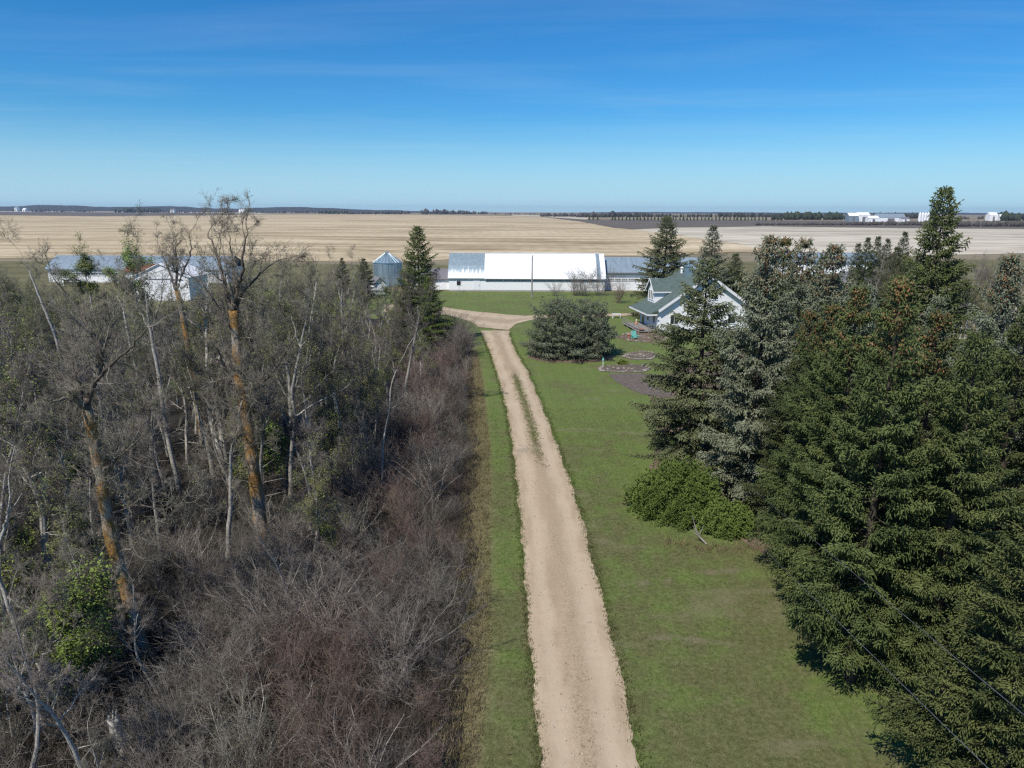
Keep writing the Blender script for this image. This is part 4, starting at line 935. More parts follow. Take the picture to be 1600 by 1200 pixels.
spruce('mid1', g_, 'green spruce with a rusty brown top just left of the near clump', top=(1268, 486), D=41, r=2.9, cones=True)
spruce('mid2', g_, 'low green spruce right of the house gable', top=(1206, 448), D=62, r=3.0, cones=True)
# around and behind the house
spruce('far0', 'needle_grey', 'tall dark spruce rising behind the farmhouse roof', top=(1043, 338), D=122, r=6.3, group='spruces behind the farmhouse')
spruce('far1', b_, 'grey green spruce behind the farmhouse chimney', top=(1115, 352), D=126, r=5.2, group='spruces behind the farmhouse')
spruce('far1', g_, 'spruce behind the farmhouse, right of its chimney', top=(1150, 396), D=132, r=4.2, group='spruces behind the farmhouse')
spruce('far0', b_, 'bluish spruce behind the right eave of the farmhouse', top=(1192, 402), D=128, r=3.6, group='spruces behind the farmhouse')
for i, (x, y, D, lab) in enumerate([(1342, 380, 128, 'leftmost dark spruce of the group behind the bungalow'), (1357, 371, 130, 'second dark spruce of the group behind the bungalow'), (1373, 369, 126, 'middle dark spruce of the group behind the bungalow'), (1388, 373, 131, 'fourth dark spruce of the group behind the bungalow'), (1415, 362, 124, 'tall pointed spruce at the right end of the group behind the bungalow'), (1402, 386, 118, 'shorter spruce in front of the group behind the bungalow')]):
    spruce('far1', d_k, lab, top=(x, y), D=D, r=3.1, group='dark spruces behind the bungalow')
# left side
spruce('far0', g_, 'tall dark spruce on the left of the drive where it meets the yard', top=(652, 353), D=95, r=4.4, group='spruces left of the drive')
spruce('far1', 'juniper', 'shorter light green spruce in front of the tall one left of the drive', top=(671, 432), D=89, r=3.5, group='spruces left of the drive')
spruce('far1', d_k, 'small dark spruce left of the grain bin', top=(568, 404), D=150, r=3.3, group='spruces left of the drive')
spruce('far1', d_k, 'small dark spruce half hidden by bare trees, left of the grain bin spruce', top=(534, 403), D=152, r=2.6, group='spruces left of the drive')

# the wide blue spruce clump beside the drive
g0 = G(893, 560); wt = empty('blue_spruce', (g0.x, g0.y + 1.0, 0)); tag(wt, 'wide rounded blue spruce clump on the lawn beside the drive', 'tree')
tr, fo = MB(), MB()
for k, (ox, oy, hh, rr_) in enumerate([(-3.2, .3, 6.5, 3.3), (-.2, -.9, 6.6, 3.2), (3.0, .3, 6.6, 3.4), (-1.4, 2.2, 6.9, 3.0), (1.5, 2.4, 6.8, 3.0), (0.2, -2.6, 4.0, 2.7), (-3.0, -1.6, 4.4, 2.5), (3.1, -1.6, 4.6, 2.5), (-4.2, .6, 4.6, 2.0), (4.3, .8, 4.8, 2.0)]):
    spruce_geo(20 + k, hh, rr_, .25, .28, .05, .78, 6, power=.4, hang=.6, foot=(.2, .5), off=(ox, oy), trunk=tr, fol=fo, z0=.05)
tr.build('trunk', M['bark_dark'], wt); fo.build('foliage', M['needle_blue'], wt, kind='stuff')
sheet('spruce_mulch', jag([(g0.x + 5.4 * math.cos(a), g0.y + 0.6 + 3.6 * math.sin(a)) for a in np.linspace(0, 6.28, 40)[:-1]], .6, .15, 9), 0.058, M['mulch'])

# the low juniper
def mound(name, c, rx, ry, hz, n, mat, label, cat, seed):
    rr = np.random.default_rng(seed); t = empty(name, (c.x, c.y, 0)); tag(t, label, cat)
    th = rr.uniform(0, 6.283, n); ph = np.arccos(rr.uniform(0.0, 1, n)); r = rr.uniform(.72, 1.0, n)
    lump = (1 + .09 * np.sin(th * 3 + ph * 4) + .1 * np.sin(th * 7 + 1) * np.sin(ph * 6) + .1 * np.sin(th * 13 + ph * 11)) * np.where(rr.uniform(0, 1, n) < .06, rr.uniform(1.02, 1.22, n), 1)
    d = np.stack([np.sin(ph) * np.cos(th), np.sin(ph) * np.sin(th), np.cos(ph)], 1)
    p = d * np.array([rx, ry, hz]) * (r * lump)[:, None]; p[:, 2] = np.abs(p[:, 2]) + .12
    k = 5; mb = MB(); P0 = np.repeat(p, k, 0); dd = np.repeat(d, k, 0) * .7 + rr.normal(0, .45, (n * k, 3)) + np.array([0, 0, .35]); dd /= np.linalg.norm(dd, axis=1)[:, None]
    spindles(mb, P0, P0 + dd * rr.uniform(.14, .3, n * k)[:, None], .028, .6)
    mb.build('foliage', mat, t, kind='stuff')
    tk = MB(); m_ = 60; ii = rr.choice(n, m_); prisms(tk, np.zeros((m_, 3)) + np.array([0, 0, .05]) + rr.uniform(-.2, .2, (m_, 3)) * np.array([1, 1, 0]), p[ii] * .9, .05, .015)
    tk.build('stems', M['bark_dark'], t); return t
jc = G(1062, 812); mound('juniper_bush', Vector((jc.x, jc.y + .9, 0)), 2.7, 2.3, 2.9, 5200, M['juniper'], 'low rounded bright green juniper at the edge of the spruce belt', 'shrub', 3)
jc = G(1138, 838); mound('juniper_bush', Vector((jc.x, jc.y + .6, 0)), 1.6, 1.1, 1.5, 2000, M['juniper'], 'small bright green juniper right of the larger rounded one', 'shrub', 4)
br_ = MB(); a = G(1104, 853); pth = [a + Vector((0, 0, .1)), T(1092, 838, a.y + .3), T(1086, 822, a.y + .35), T(1082, 806, a.y + .4)]
br_.tube(pth, [.05, .04, .03, .012], 6); q = pth[1]
for dx, dz in ((-.5, .35), (-.35, .6), (.25, .6)): br_.tube([q, q + Vector((dx, .1, dz))], [.03, .01], 4)
tag(br_.build('dead_branch', M['wood_grey']), 'pale dead branch leaning against the low juniper', 'branch')

# ------------------------------------------------------------------ leafless trees
def grow(rr, segs, twigs, tips, p, d, L, r, lvl, maxl, up=.12, wob=.22, kids=(6, 6, 5), spread=(.5, 1.0), taper=.35):
    n = 6 if lvl == 0 else (5 if lvl == 1 else 3)
    pts = [np.array(p, float)]; d = np.array(d, float); d /= np.linalg.norm(d); dirs = [d]
    for k in range(n):
        d = d + rr.normal(0, wob, 3) + np.array([0, 0, up]); d /= np.linalg.norm(d); dirs.append(d); pts.append(pts[-1] + d * L / n)
    for k in range(n):
        ra = r * (1 - (1 - taper) * k / n); rb = r * (1 - (1 - taper) * (k + 1) / n); segs.append((pts[k], pts[k + 1], ra, rb))
    if lvl >= maxl:
        twig(rr, twigs, tips, pts, dirs, L); return
    nk = kids[min(lvl, len(kids) - 1)]; nk = max(2, int(nk * rr.uniform(.75, 1.25)))
    for c in range(nk):
        u = rr.uniform(.25, 1.0) * n; k = min(n - 1, int(u)); q = pts[k] + (pts[k + 1] - pts[k]) * (u - k)
        ax = rr.normal(size=3); dk = dirs[k]; pr = ax - dk * ax.dot(dk); pr /= np.linalg.norm(pr); a = rr.uniform(*spread)
        cd = math.cos(a) * dk + math.sin(a) * pr
        grow(rr, segs, twigs, tips, q, cd, L * rr.uniform(.34, .6) * (1.15 - .5 * u / n), max(r * .42, .006), lvl + 1, maxl, up, wob * 1.1, kids, spread, .3)
    twig(rr, twigs, tips, pts[-2:], dirs[-2:], L * .5)
def twig(rr, twigs, tips, pts, dirs, L):
    for k in range(len(pts)):
        for _ in range(2):
            dk = dirs[min(k, len(dirs) - 1)]; d = dk + rr.normal(0, .55, 3); d /= np.linalg.norm(d); l = rr.uniform(.25, .6) * min(1, .4 + L * .5)
            e = pts[k] + d * l; twigs.append((pts[k], e, .007)); tips.append(e)
            for _ in range(2):
                d2 = d + rr.normal(0, .5, 3); d2 /= np.linalg.norm(d2); s = pts[k] + d * l * rr.uniform(.2, .8); e2 = s + d2 * l * .6
                twigs.append((s, e2, .005)); tips.append(e2)
def seg_mesh(mb, segs, thr=.035):
    big = [s for s in segs if s[2] > thr]; sm = [s for s in segs if s[2] <= thr]
    for lst, sd in ((big, 5), (sm, 3)):
        if lst: prisms(mb, [s[0] for s in lst], [s[1] for s in lst], [s[2] for s in lst], [s[3] for s in lst], sd)
def twig_mesh(mb, twigs, k=1.0):
    if twigs: cones(mb, [t[0] for t in twigs], [t[1] for t in twigs], np.array([t[2] for t in twigs]) * k)

def bare_variant(seed, Ht, rb, nprim, spread, crown0=.38, bark='bark_grey', tw='twig', buds=0, leafn=0, leafs=.1, lean=.05, kids=(6, 6, 5)):
    rr = np.random.default_rng(seed); segs, twigs, tips = [], [], []
    n = 11; pts = [np.zeros(3)]; d = np.array([rr.normal(0, lean), rr.normal(0, lean), 1.0])
    for k in range(n):
        d = d + rr.normal(0, .07, 3); d[2] = max(d[2], .8); d /= np.linalg.norm(d); pts.append(pts[-1] + d * Ht * .86 / n)
    tmb = MB(); rad = [rb * (1 - .86 * (k / n) ** .85) for k in range(n + 1)]; rad[0] *= 1.25
    tmb.tube(pts, rad, 8, rr, .07)
    for c in range(nprim):
        u = (crown0 + (1 - crown0) * (c + rr.uniform(0, 1)) / nprim) * n; k = min(n - 1, int(u)); q = pts[k] + (pts[k + 1] - pts[k]) * (u - k)
        az = c * 2.399 + rr.uniform(-.5, .5); el = rr.uniform(.35, .95) + .35 * (u / n); t = u / n
        dd = np.array([math.cos(az) * math.cos(el), math.sin(az) * math.cos(el), math.sin(el)])
        grow(rr, segs, twigs, tips, q, dd, spread * Ht * (1.12 - .62 * t) * rr.uniform(.7, 1.2), max(.012, rad[k] * .42), 0 if t < .8 else 1, 2, kids=kids)
    for c in range(7):          # dead stubs on the lower trunk
        u = rr.uniform(.12, crown0) * n; k = int(u); az = rr.uniform(0, 6.28); s = pts[k]; e = s + np.array([math.cos(az), math.sin(az), rr.uniform(-.2, .4)]) * rr.uniform(.5, 1.6)
        segs.append((s, e, .02, .006)); twigs.append((s * .4 + e * .6, e + rr.normal(0, .3, 3), .008))
    grow(rr, segs, twigs, tips, pts[-1], d, Ht * .16, rad[-1], 1, 2, kids=kids)
    bigs = [s for s in segs if s[2] > .0125]; small = [s for s in segs if s[2] <= .0125]
    seg_mesh(tmb, bigs); cmb = MB(); seg_mesh(cmb, small); twig_mesh(cmb, twigs)
    V = dict(H=Ht, trunk=tmb.mesh('trunk', M[bark]), crown=cmb.mesh('twigs', M[tw]), extra=None)
    if buds or leafn:
        tp = np.array(tips); cnt = buds or leafn; c = tp[rr.choice(len(tp), cnt)] + rr.normal(0, .05 if buds else .12, (cnt, 3)); lm = MB(); leaves(lm, c, .075 if buds else leafs, rr)
        V['extra'] = ('buds', lm.mesh('buds', M['bud'])) if buds else ('leaves', lm.mesh('leaves', M['leaf']))
    return V
BV = [bare_variant(100, 12, .16, 15, .24, buds=4200), bare_variant(101, 13, .2, 16, .26, .3, 'bark_pale', buds=3800), bare_variant(102, 11, .13, 14, .22, .45, 'bark_pale', 'twig_grey'),
      bare_variant(103, 12, .17, 16, .28, .3, 'bark_grey', 'twig_grey', buds=4200), bare_variant(104, 10, .11, 13, .25, .4, 'bark_grey', 'twig', buds=5000), bare_variant(105, 13, .15, 14, .2, .5, 'bark_pale', 'twig', lean=.12),
      bare_variant(106, 9, .1, 14, .27, .3, 'bark_dark', 'twig', buds=4200), bare_variant(107, 11, .14, 14, .24, .35, 'bark_grey', 'twig_grey', lean=.1)]
LEAFV = [bare_variant(120, 10, .12, 14, .24, .35, 'bark_grey', 'twig', leafn=9500, leafs=.115), bare_variant(121, 6, .07, 13, .32, .15, 'bark_grey', 'twig', leafn=5200)]
def plant_tree(V, x, y, h, label, group, name='bare_tree', cat='tree', rz=None, wide=None):
    t = empty(name, (x, y, 0), R_.uniform(0, 6.28) if rz is None else rz); s = h / V['H']; w_ = s * (wide or R_.uniform(.88, 1.15)); t.scale = (w_, w_, s)
    tag(t, label, cat, group); link(bpy.data.objects.new('trunk', V['trunk']), t)
    c_ = link(bpy.data.objects.new('twigs', V['crown']), t); c_['kind'] = 'stuff'
    if V['extra']: e_ = link(bpy.data.objects.new(V['extra'][0], V['extra'][1]), t); e_['kind'] = 'stuff'
    return t
# the special trees first: their feet are kept clear of the others
KEEP = []; SIGHT = []
def special(name, label, px, D, rad, bark, branches, seed, tw='twig', tip_grow=True, crown=True, buds=0, leafn=0, top_broken=False, kids=(6, 6, 5)):
    """trunk through the given image points at distance D; branches: (index on trunk, pixel end points, radius)"""
    rr = np.random.default_rng(seed); P3 = [T(x, y, D) for x, y in px]; P3[0] = Vector((P3[0].x, P3[0].y, 0.0)); o = P3[0].copy(); KEEP.append((o.x, o.y)); SIGHT.append((sum(p[0] for p in px) / len(px), D, 36 if rad[0] > .2 else 10))
    t = empty(name, o); tag(t, label, 'tree' if 'stump' not in name else 'stump')
    # smooth the path
    A = np.array([tuple(p - o) for p in P3]); k = np.arange(len(A)); kk = np.linspace(0, len(A) - 1, len(A) * 3); S = np.stack([np.interp(kk, k, A[:, i]) for i in range(3)], 1)
    S[1:-1] = (S[:-2] + S[1:-1] * 2 + S[2:]) / 4; S[1:-1, 1] += rr.uniform(-.05, .05, len(S) - 2); rads = np.interp(kk, k, np.linspace(rad[0], rad[1], len(A))); rads[0] *= 1.3; rads[1] *= 1.1
    if not top_broken and rad[0] < .2:
        d = S[-1] - S[-3]; d /= np.linalg.norm(d); ex = []; q = S[-1].copy()
        for j in range(6):
            d = d + rr.normal(0, .13, 3) + np.array([0, 0, .1]); d /= np.linalg.norm(d); q = q + d * (.62 if D < 45 else .32); ex.append(q)
        rads = np.concatenate([rads[:-1], np.linspace(rad[1], .012, 7)]); S = np.vstack([S, ex])
    tm = MB(); tm.tube(S, rads, 12, rr, .09)
    if top_broken:              # jagged splinters round the broken end
        for j in range(7):
            a = j * .9; e = S[-1] + np.array([math.cos(a), math.sin(a), 0]) * rads[-1] * .75; tm.tube([e - np.array([0, 0, .15]), e + np.array([rr.uniform(-.03, .03), 0, rr.uniform(.12, .5)])], [rads[-1] * .3, .01], 4)
    tm.build('trunk', M[bark], t, smooth=True)
    segs, twigs, tips = [], [], []
    for (idx, pts, r0, rend, depth) in branches:
        B = [np.array(A[idx])]
        for (x, y) in pts:
            q = T(x, y, D + depth * len(B)) - o; B.append(np.array(tuple(q)))
        kb = np.linspace(0, len(B) - 1, len(B) * 3); SB = np.stack([np.interp(kb, np.arange(len(B)), np.array(B)[:, i]) for i in range(3)], 1); SB[1:-1] = (SB[:-2] + 2 * SB[1:-1] + SB[2:]) / 4
        SB[1:-1] += rr.normal(0, .035, (len(SB) - 2, 3)); rb_ = np.linspace(r0, rend, len(SB)); limb = MB(); limb.tube(SB, rb_, 7, rr, .06); limb.build('limb', M['bark_grey' if bark == 'bark_pale' else 'bark_dark'], t, smooth=True)
        for c in range(int(3 + 1.3 * len(SB) / 3)):
            i = int(rr.integers(len(SB) // 4, len(SB))); dd = SB[min(i + 1, len(SB) - 1)] - SB[i - 1]; dd /= np.linalg.norm(dd) + 1e-6; d2 = dd + rr.normal(0, .75, 3)
            grow(rr, segs, twigs, tips, SB[i], d2, rr.uniform(.9, 2.2), max(.014, rb_[i] * .4), 1, 2, kids=kids)
        dd = SB[-1] - SB[-2]; grow(rr, segs, twigs, tips, SB[-1], dd, 1.8, max(rend, .015), 0, 2, kids=kids)
    if not top_broken:
        dd = S[-1] - S[-3]; dd /= np.linalg.norm(dd); grow(rr, segs, twigs, tips, S[-1], dd, 3.2 if not crown else 1.5, max(.014, rads[-1] * .7), 0, 2, kids=kids)
        for c in range(5):
            i = int(rr.integers(len(S) // 2, len(S))); a = rr.uniform(0, 6.28); grow(rr, segs, twigs, tips, S[i], (math.cos(a), math.sin(a), .6), rr.uniform(.8, 2.0), .022, 1, 2, kids=kids)
    if crown:
        for c in range(12):
            i = int(rr.integers(len(S) // 3, len(S))); a = rr.uniform(0, 6.28); grow(rr, segs, twigs, tips, S[i], (math.cos(a), math.sin(a), .5), rr.uniform(1.2, 3.0), .03, 0, 2, kids=kids)
    if segs:
        cm = MB(); seg_mesh(cm, segs); twig_mesh(cm, twigs); cm.build('twigs', M[tw], t, kind='stuff')
        if buds: lm = MB(); tp = np.array(tips); leaves(lm, tp[rr.choice(len(tp), buds)] + rr.normal(0, .05, (buds, 3)), .055, rr); lm.build('buds', M['bud'], t, kind='stuff')
    return t
special('poplar_tree', 'old leaning poplar with orange lichen and a broken pale patch, nearest at left',
        [(232, 1045), (207, 960), (182, 870), (165, 800), (156, 740), (148, 690), (137, 640)], 25.4, (.26, .18), 'lichen',
        [(6, [(137, 622), (150, 598), (158, 572), (156, 540), (142, 515), (126, 492), (112, 470)], .15, .03, .1), (6, [(140, 612), (157, 585), (178, 566), (198, 550), (215, 530), (232, 512)], .085, .02, -.15),
         (6, [(140, 615), (158, 575), (163, 540), (175, 512), (186, 490)], .09, .02, .3), (4, [(172, 728), (186, 712), (205, 700), (230, 675)], .07, .02, -.1), (6, [(130, 618), (118, 590), (112, 565), (128, 545)], .08, .02, .2), (4, [(140, 745), (112, 730), (70, 735), (30, 745)], .05, .015, -.2), (3, [(190, 800), (220, 785), (245, 798), (290, 785)], .06, .015, -.1)], 301, buds=900)
special('poplar_tree', 'tall forked poplar with bright orange lichen bark, centre of the wood',
        [(412, 852), (402, 780), (395, 720), (384, 650), (376, 600), (372, 560), (368, 520), (364, 485)], 36.2, (.36, .22), 'lichen',
        [(7, [(357, 470), (350, 440), (344, 415), (334, 385), (325, 365)], .13, .03, .15), (7, [(370, 468), (374, 445), (380, 420), (378, 395), (384, 372)], .15, .03, -.1), (6, [(350, 500), (335, 470), (318, 445), (296, 430)], .1, .02, -.2),
         (7, [(378, 460), (395, 440), (415, 420), (440, 405)], .09, .02, .1), (4, [(368, 598), (360, 588), (353, 578)], .15, .11, 0), (4, [(392, 612), (412, 598), (432, 575), (452, 540), (470, 520)], .1, .02, -.2), (6, [(372, 470), (365, 430), (362, 400), (360, 372)], .1, .025, .2)], 302, buds=3800)
special('poplar_tree', 'slanting poplar with orange upper trunk before the white gable shed',
        [(324, 735), (316, 680), (308, 620), (297, 560), (289, 515), (281, 470), (276, 455)], 48.0, (.26, .16), 'lichen',
        [(6, [(268, 435), (262, 415), (252, 395)], .1, .02, .2), (6, [(282, 435), (292, 412), (300, 390), (296, 372)], .1, .02, -.1), (6, [(276, 430), (276, 405), (270, 382)], .08, .02, 0)], 303, buds=900, crown=False, kids=(4, 4, 4))
special('aspen_tree', 'slender pale aspen trunk with a rusty foot, right of the leaning poplar', [(282, 778), (270, 720), (261, 680), (254, 630), (248, 580), (240, 545), (236, 520)], 43.0, (.16, .09), 'bark_pale', [(6, [(226, 500), (215, 480)], .06, .02, .1), (6, [(242, 500), (252, 470), (255, 445)], .06, .02, 0)], 304, crown=False, buds=500)
special('aspen_tree', 'slim pale aspen leaning left behind the broken poplar', [(240, 690), (232, 650), (222, 610), (212, 575), (206, 550), (196, 500)], 52.0, (.14, .08), 'bark_pale', [(5, [(192, 470), (200, 440)], .05, .015, 0)], 305, crown=False)
special('aspen_tree', 'thin white sapling standing alone among the shrubs by the drive', [(599, 772), (597, 735), (598, 700), (603, 665), (609, 640), (610, 610)], 43.5, (.07, .035), 'bark_pale', [(4, [(622, 632), (632, 615)], .03, .01, 0), (2, [(588, 705), (582, 695)], .02, .008, 0)], 306, crown=False, tw='twig_grey', kids=(3, 3, 2))
special('aspen_tree', 'pale aspen leaning over at the far left, forked at mid height', [(73, 700), (62, 660), (48, 622), (33, 600), (20, 555), (8, 530)], 50.0, (.16, .09), 'bark_pale', [(3, [(42, 595), (60, 575), (82, 568)], .05, .015, .1), (5, [(2, 510), (-6, 480)], .06, .015, 0)], 307, crown=False)
special('aspen_tree', 'tall thin aspen with a white side branch, upper left', [(110, 640), (103, 600), (95, 560), (85, 520), (70, 485), (60, 460), (50, 435)], 62.0, (.16, .07), 'bark_pale', [(4, [(74, 480), (82, 468), (84, 455)], .05, .015, 0)], 308, crown=False, buds=800)
special('aspen_tree', 'pale crooked tree with spreading arms in the lower left corner', [(60, 1190), (56, 1150), (54, 1120), (45, 1090), (32, 1080)], 20.5, (.065, .045), 'bark_pale', [(4, [(15, 1060), (-10, 1045)], .05, .015, 0), (3, [(52, 1060), (65, 1030), (80, 1010), (95, 990)], .05, .012, .1), (3, [(25, 1050), (22, 1010), (24, 985)], .04, .012, -.1), (2, [(75, 1155), (100, 1145), (130, 1138)], .04, .012, 0)], 309, crown=False)
special('aspen_tree', 'pale leaning trunk at the left edge beside bright green leaves', [(28, 1010), (22, 970), (8, 930), (0, 905), (-6, 870), (2, 840)], 24.0, (.085, .06), 'bark_pale', [(2, [(40, 950), (60, 948)], .04, .012, 0), (5, [(15, 800), (35, 770)], .05, .012, 0)], 310, crown=False, buds=600)
for i, (pxs, D, lab) in enumerate([
    ([(456, 800), (454, 730), (458, 680), (461, 650), (455, 615), (462, 580), (470, 545)], 42, 'grey forked trunk with a long arm reaching right, centre of the wood'),
    ([(535, 750), (533, 700), (531, 660), (524, 630), (520, 610), (522, 580)], 47, 'bent grey trunk left of the lone white sapling'),
    ([(572, 715), (570, 680), (568, 645), (565, 620), (566, 590)], 50, 'mossy straight trunk just left of the lone white sapling'),
    ([(358, 885), (356, 840), (360, 800), (361, 770), (360, 730), (362, 700)], 34, 'thin wavy white trunk left of the forked orange poplar'),
    ([(335, 760), (328, 710), (316, 670), (308, 640), (304, 610)], 45, 'grey trunk bowed to the left, between the two orange poplars'),
    ([(347, 720), (345, 670), (336, 620), (332, 590), (331, 560)], 50, 'straight pale trunk close behind the forked orange poplar'),
    ([(440, 690), (443, 640), (441, 600), (432, 560), (428, 530)], 55, 'dark trunk with a white lower half behind the long arm'),
    ([(110, 830), (106, 790), (104, 760), (98, 720), (85, 690)], 38, 'thin leaning trunk left of the broken poplar'),
    ([(42, 770), (40, 735), (36, 705), (33, 690)], 41, 'short orange stained trunk at the far left'),
    ([(638, 650), (632, 610), (640, 570), (648, 530), (652, 510)], 62, 'pale crooked aspen below the tall spruce'),
    ([(545, 640), (540, 590), (537, 540), (535, 500), (534, 470)], 66, 'straight pale aspen left of the tall spruce')]):
    r0 = .14 + .03 * (i % 3)
    tp = pxs[-1]
    special('aspen_tree', lab, pxs, D, (r0, r0 * .55), 'lichen' if i == 8 else ('bark_pale' if i % 2 == 0 else 'bark_grey'),
            [(len(pxs) - 1, [(tp[0] - 8, tp[1] - 25), (tp[0] - 14, tp[1] - 50)], .05, .015, .1), (len(pxs) - 1, [(tp[0] + 12, tp[1] - 20), (tp[0] + 22, tp[1] - 48)], .05, .015, -.1)] + ([(3, [(478, 640), (500, 625), (530, 612), (560, 590)], .06, .015, -.1)] if i == 0 else []), 320 + i, buds=500, kids=(5, 5, 4))
special('tree_stump', 'broken barkless snag with a jagged top at the bottom left', [(214, 1240), (200, 1190), (186, 1150), (176, 1122)], 20.6, (.24, .19), 'bark_grey', [], 340, crown=False, top_broken=True)

LEAFY = []
def inwood(x, y):
    if y < 13 or y > 118: return False
    if x > interp(SHRUB, y) - (7.0 if y < 60 else 4.5): return False
    if x < -.80 * y - 4: return False
    return True
rw = random.Random(77); pts = []
tries = 0
while len(pts) < 285 and tries < 60000:
    tries += 1; y = 13 + 105 * rw.random() ** .85; x = rw.uniform(-.8 * y - 4, 0)
    if not inwood(x, y): continue
    dm = 1.7 + y * .018
    if any((x - a) ** 2 + (y - b) ** 2 < dm * dm for a, b, _ in pts) or any((x - a) ** 2 + (y - b) ** 2 < 2.0 for a, b in KEEP): continue
    pq = 800 + F * x / (y * math.cos(P) + 3.5)
    if any(y < kd + .5 and abs(pq - kp) < kw for kp, kd, kw in SIGHT): continue
    pts.append((x, y, rw.random()))
GL = ['bare grey poplar with budding twigs among many alike in the wood', 'pale stemmed bare aspen among many alike in the wood', 'slim grey aspen with leafless twigs among many alike in the wood', 'spreading bare poplar with grey twigs among many alike in the wood',
      'small twiggy tree with opening buds among many alike in the wood', 'leaning pale aspen among many alike in the wood', 'low dark stemmed tree among many alike in the wood', 'leaning grey aspen with grey twigs among many alike in the wood']
for (x, y, u) in pts:
    k = rw.randrange(8) if y > 48 else rw.choice([2, 5, 7, 2, 7, 5, 1, 6]); edge = interp(SHRUB, y) - x
    h = rw.uniform(9.0, 13.2) * (0.6 + .4 * min(1, max(0, (edge - 4) / 10))) 
    if y < 30: h *= .72
    if y > 100: h *= .85
    pxx = 800 + F * x / (y * math.cos(P) + 3.5)
    lim = (18 - .119 * y) if 195 < pxx < 315 else ((18 - .104 * y) if 60 < pxx < 330 else ((18 - .077 * y) if pxx > 330 else 18 - .07 * y))
    h = min(h, max(4.5, lim * rw.uniform(.86, 1.0)))
    zone = 'in the front of the wood' if y < 40 else ('in the middle of the wood' if y < 72 else 'in the back of the wood towards the barns')
    plant_tree(BV[k], x, y, h, GL[k].replace('among many alike in the wood', zone), 'bare trees of the wood')
for (px, py, D, h, lab) in [(135, 372, 98, None, 'half bare tree with two green leafy tufts before the long barn roof'), (207, 362, 96, None, 'tree with a dense green leafy top before the long barn roof')]:
    p = T(px, py, D); plant_tree(LEAFV[0], p.x, D, p.z, lab, None)
for (px, py, D, k, lab) in [(318, 382, 47, 3, 'budding poplar left of the forked orange poplar, its crown before the gable shed'), (425, 392, 44, 0, 'budding poplar with a spreading crown right of the forked orange poplar'), (470, 400, 52, 3, 'tall budding poplar between the forked orange poplar and the tall spruce'), (350, 372, 55, 4, 'fine twigged budding tree behind the forked orange poplar')]:
    p = T(px, py, D); plant_tree(BV[k], p.x, D, p.z, lab, None)
for i, (px, py, h, lab) in enumerate([(95, 1085, 5.5, 'bright green leafing shrub low down, left of the largest one'), (118, 1120, 4.2, 'bright green leafing shrub left of the foot of the broken poplar'), (50, 1000, 4.6, 'green leafing shrub near the left edge'), (30, 900, 4.2, 'dark green leafing shrub at the left edge, higher up'),
    (100, 1075, 4.2, 'largest bright green leafing shrub, below the broken poplar'), (110, 790, 4.0, 'green leafing sapling left of the broken poplar'), (445, 775, 5.5, 'green leafing sapling right of the forked orange poplar'), (410, 790, 4.5, 'green leafing sapling at the foot of the forked orange poplar'), (525, 880, 2.6, 'yellow green leafing bush among the red shrubs'), (180, 700, 4.5, 'green leafing sapling behind the broken poplar'), (300, 640, 4.5, 'green leafing sapling between the orange trunks'), (20, 700, 5, 'green leafing sapling at the far left edge'), (20, 1160, 4.0, 'green leafing shrub in the lower left corner')]):
    g = G(px, py); LEAFY.append((g.x, g.y)); plant_tree(LEAFV[1], g.x, g.y, h * 1.12, lab, 'leafing shrubs in the wood', 'leafy_shrub', 'shrub')

# ------------------------------------------------------------------ shrubs of the thicket
def shrub_variant(seed, Ht, nst, tw, splay=.45, den=1.0):
    rr = np.random.default_rng(seed); segs, twigs = [], []
    for s in range(nst):
        a = rr.uniform(0, 6.28); q = np.array([math.cos(a), math.sin(a), 0]) * rr.uniform(0, .35); d = np.array([math.cos(a) * rr.uniform(0, splay), math.sin(a) * rr.uniform(0, splay), 1]); L = Ht * rr.uniform(.6, 1.05); n = 6; p = q; r = .014
        for k in range(n):
            d = d + rr.normal(0, .16, 3); d[2] = max(d[2], .35); d /= np.linalg.norm(d); p2 = p + d * L / n; segs.append((p, p2, r * (1 - .8 * k / n), r * (1 - .8 * (k + 1) / n)))
            if k >= 1:
                for _ in range(int(3 * den)):
                    d2 = d + rr.normal(0, .6, 3); d2 /= np.linalg.norm(d2); l = rr.uniform(.3, .75); s0 = p + (p2 - p) * rr.random(); e = s0 + d2 * l; twigs.append((s0, e, .0055))
                    for _ in range(3):
                        d3 = d2 + rr.normal(0, .6, 3); d3 /= np.linalg.norm(d3); s1 = s0 + d2 * l * rr.uniform(.2, 1); twigs.append((s1, s1 + d3 * l * .55, .0042))
            p = p2
    sm = MB(); seg_mesh(sm, segs); tm = MB(); twig_mesh(tm, twigs)
    return dict(H=Ht, stems=sm.mesh('stems', M[tw if seed != 404 else 'bark_grey']), tw=tm.mesh('twigs', M[tw]))
SV = [shrub_variant(400, 2.8, 26, 'twig_red', .4), shrub_variant(401, 3.0, 24, 'twig_grey', .6), shrub_variant(402, 2.6, 26, 'twig_grey', .75), shrub_variant(403, 3.0, 28, 'twig_red', .3), shrub_variant(404, 2.7, 24, 'twig', .55)]
SLAB = ['reddish leafless shrub in the dense thicket beside the drive', 'tall grey leafless shrub in the dense thicket beside the drive', 'spreading grey leafless shrub in the dense thicket beside the drive', 'upright russet leafless shrub in the dense thicket beside the drive', 'brown leafless shrub in the dense thicket beside the drive']
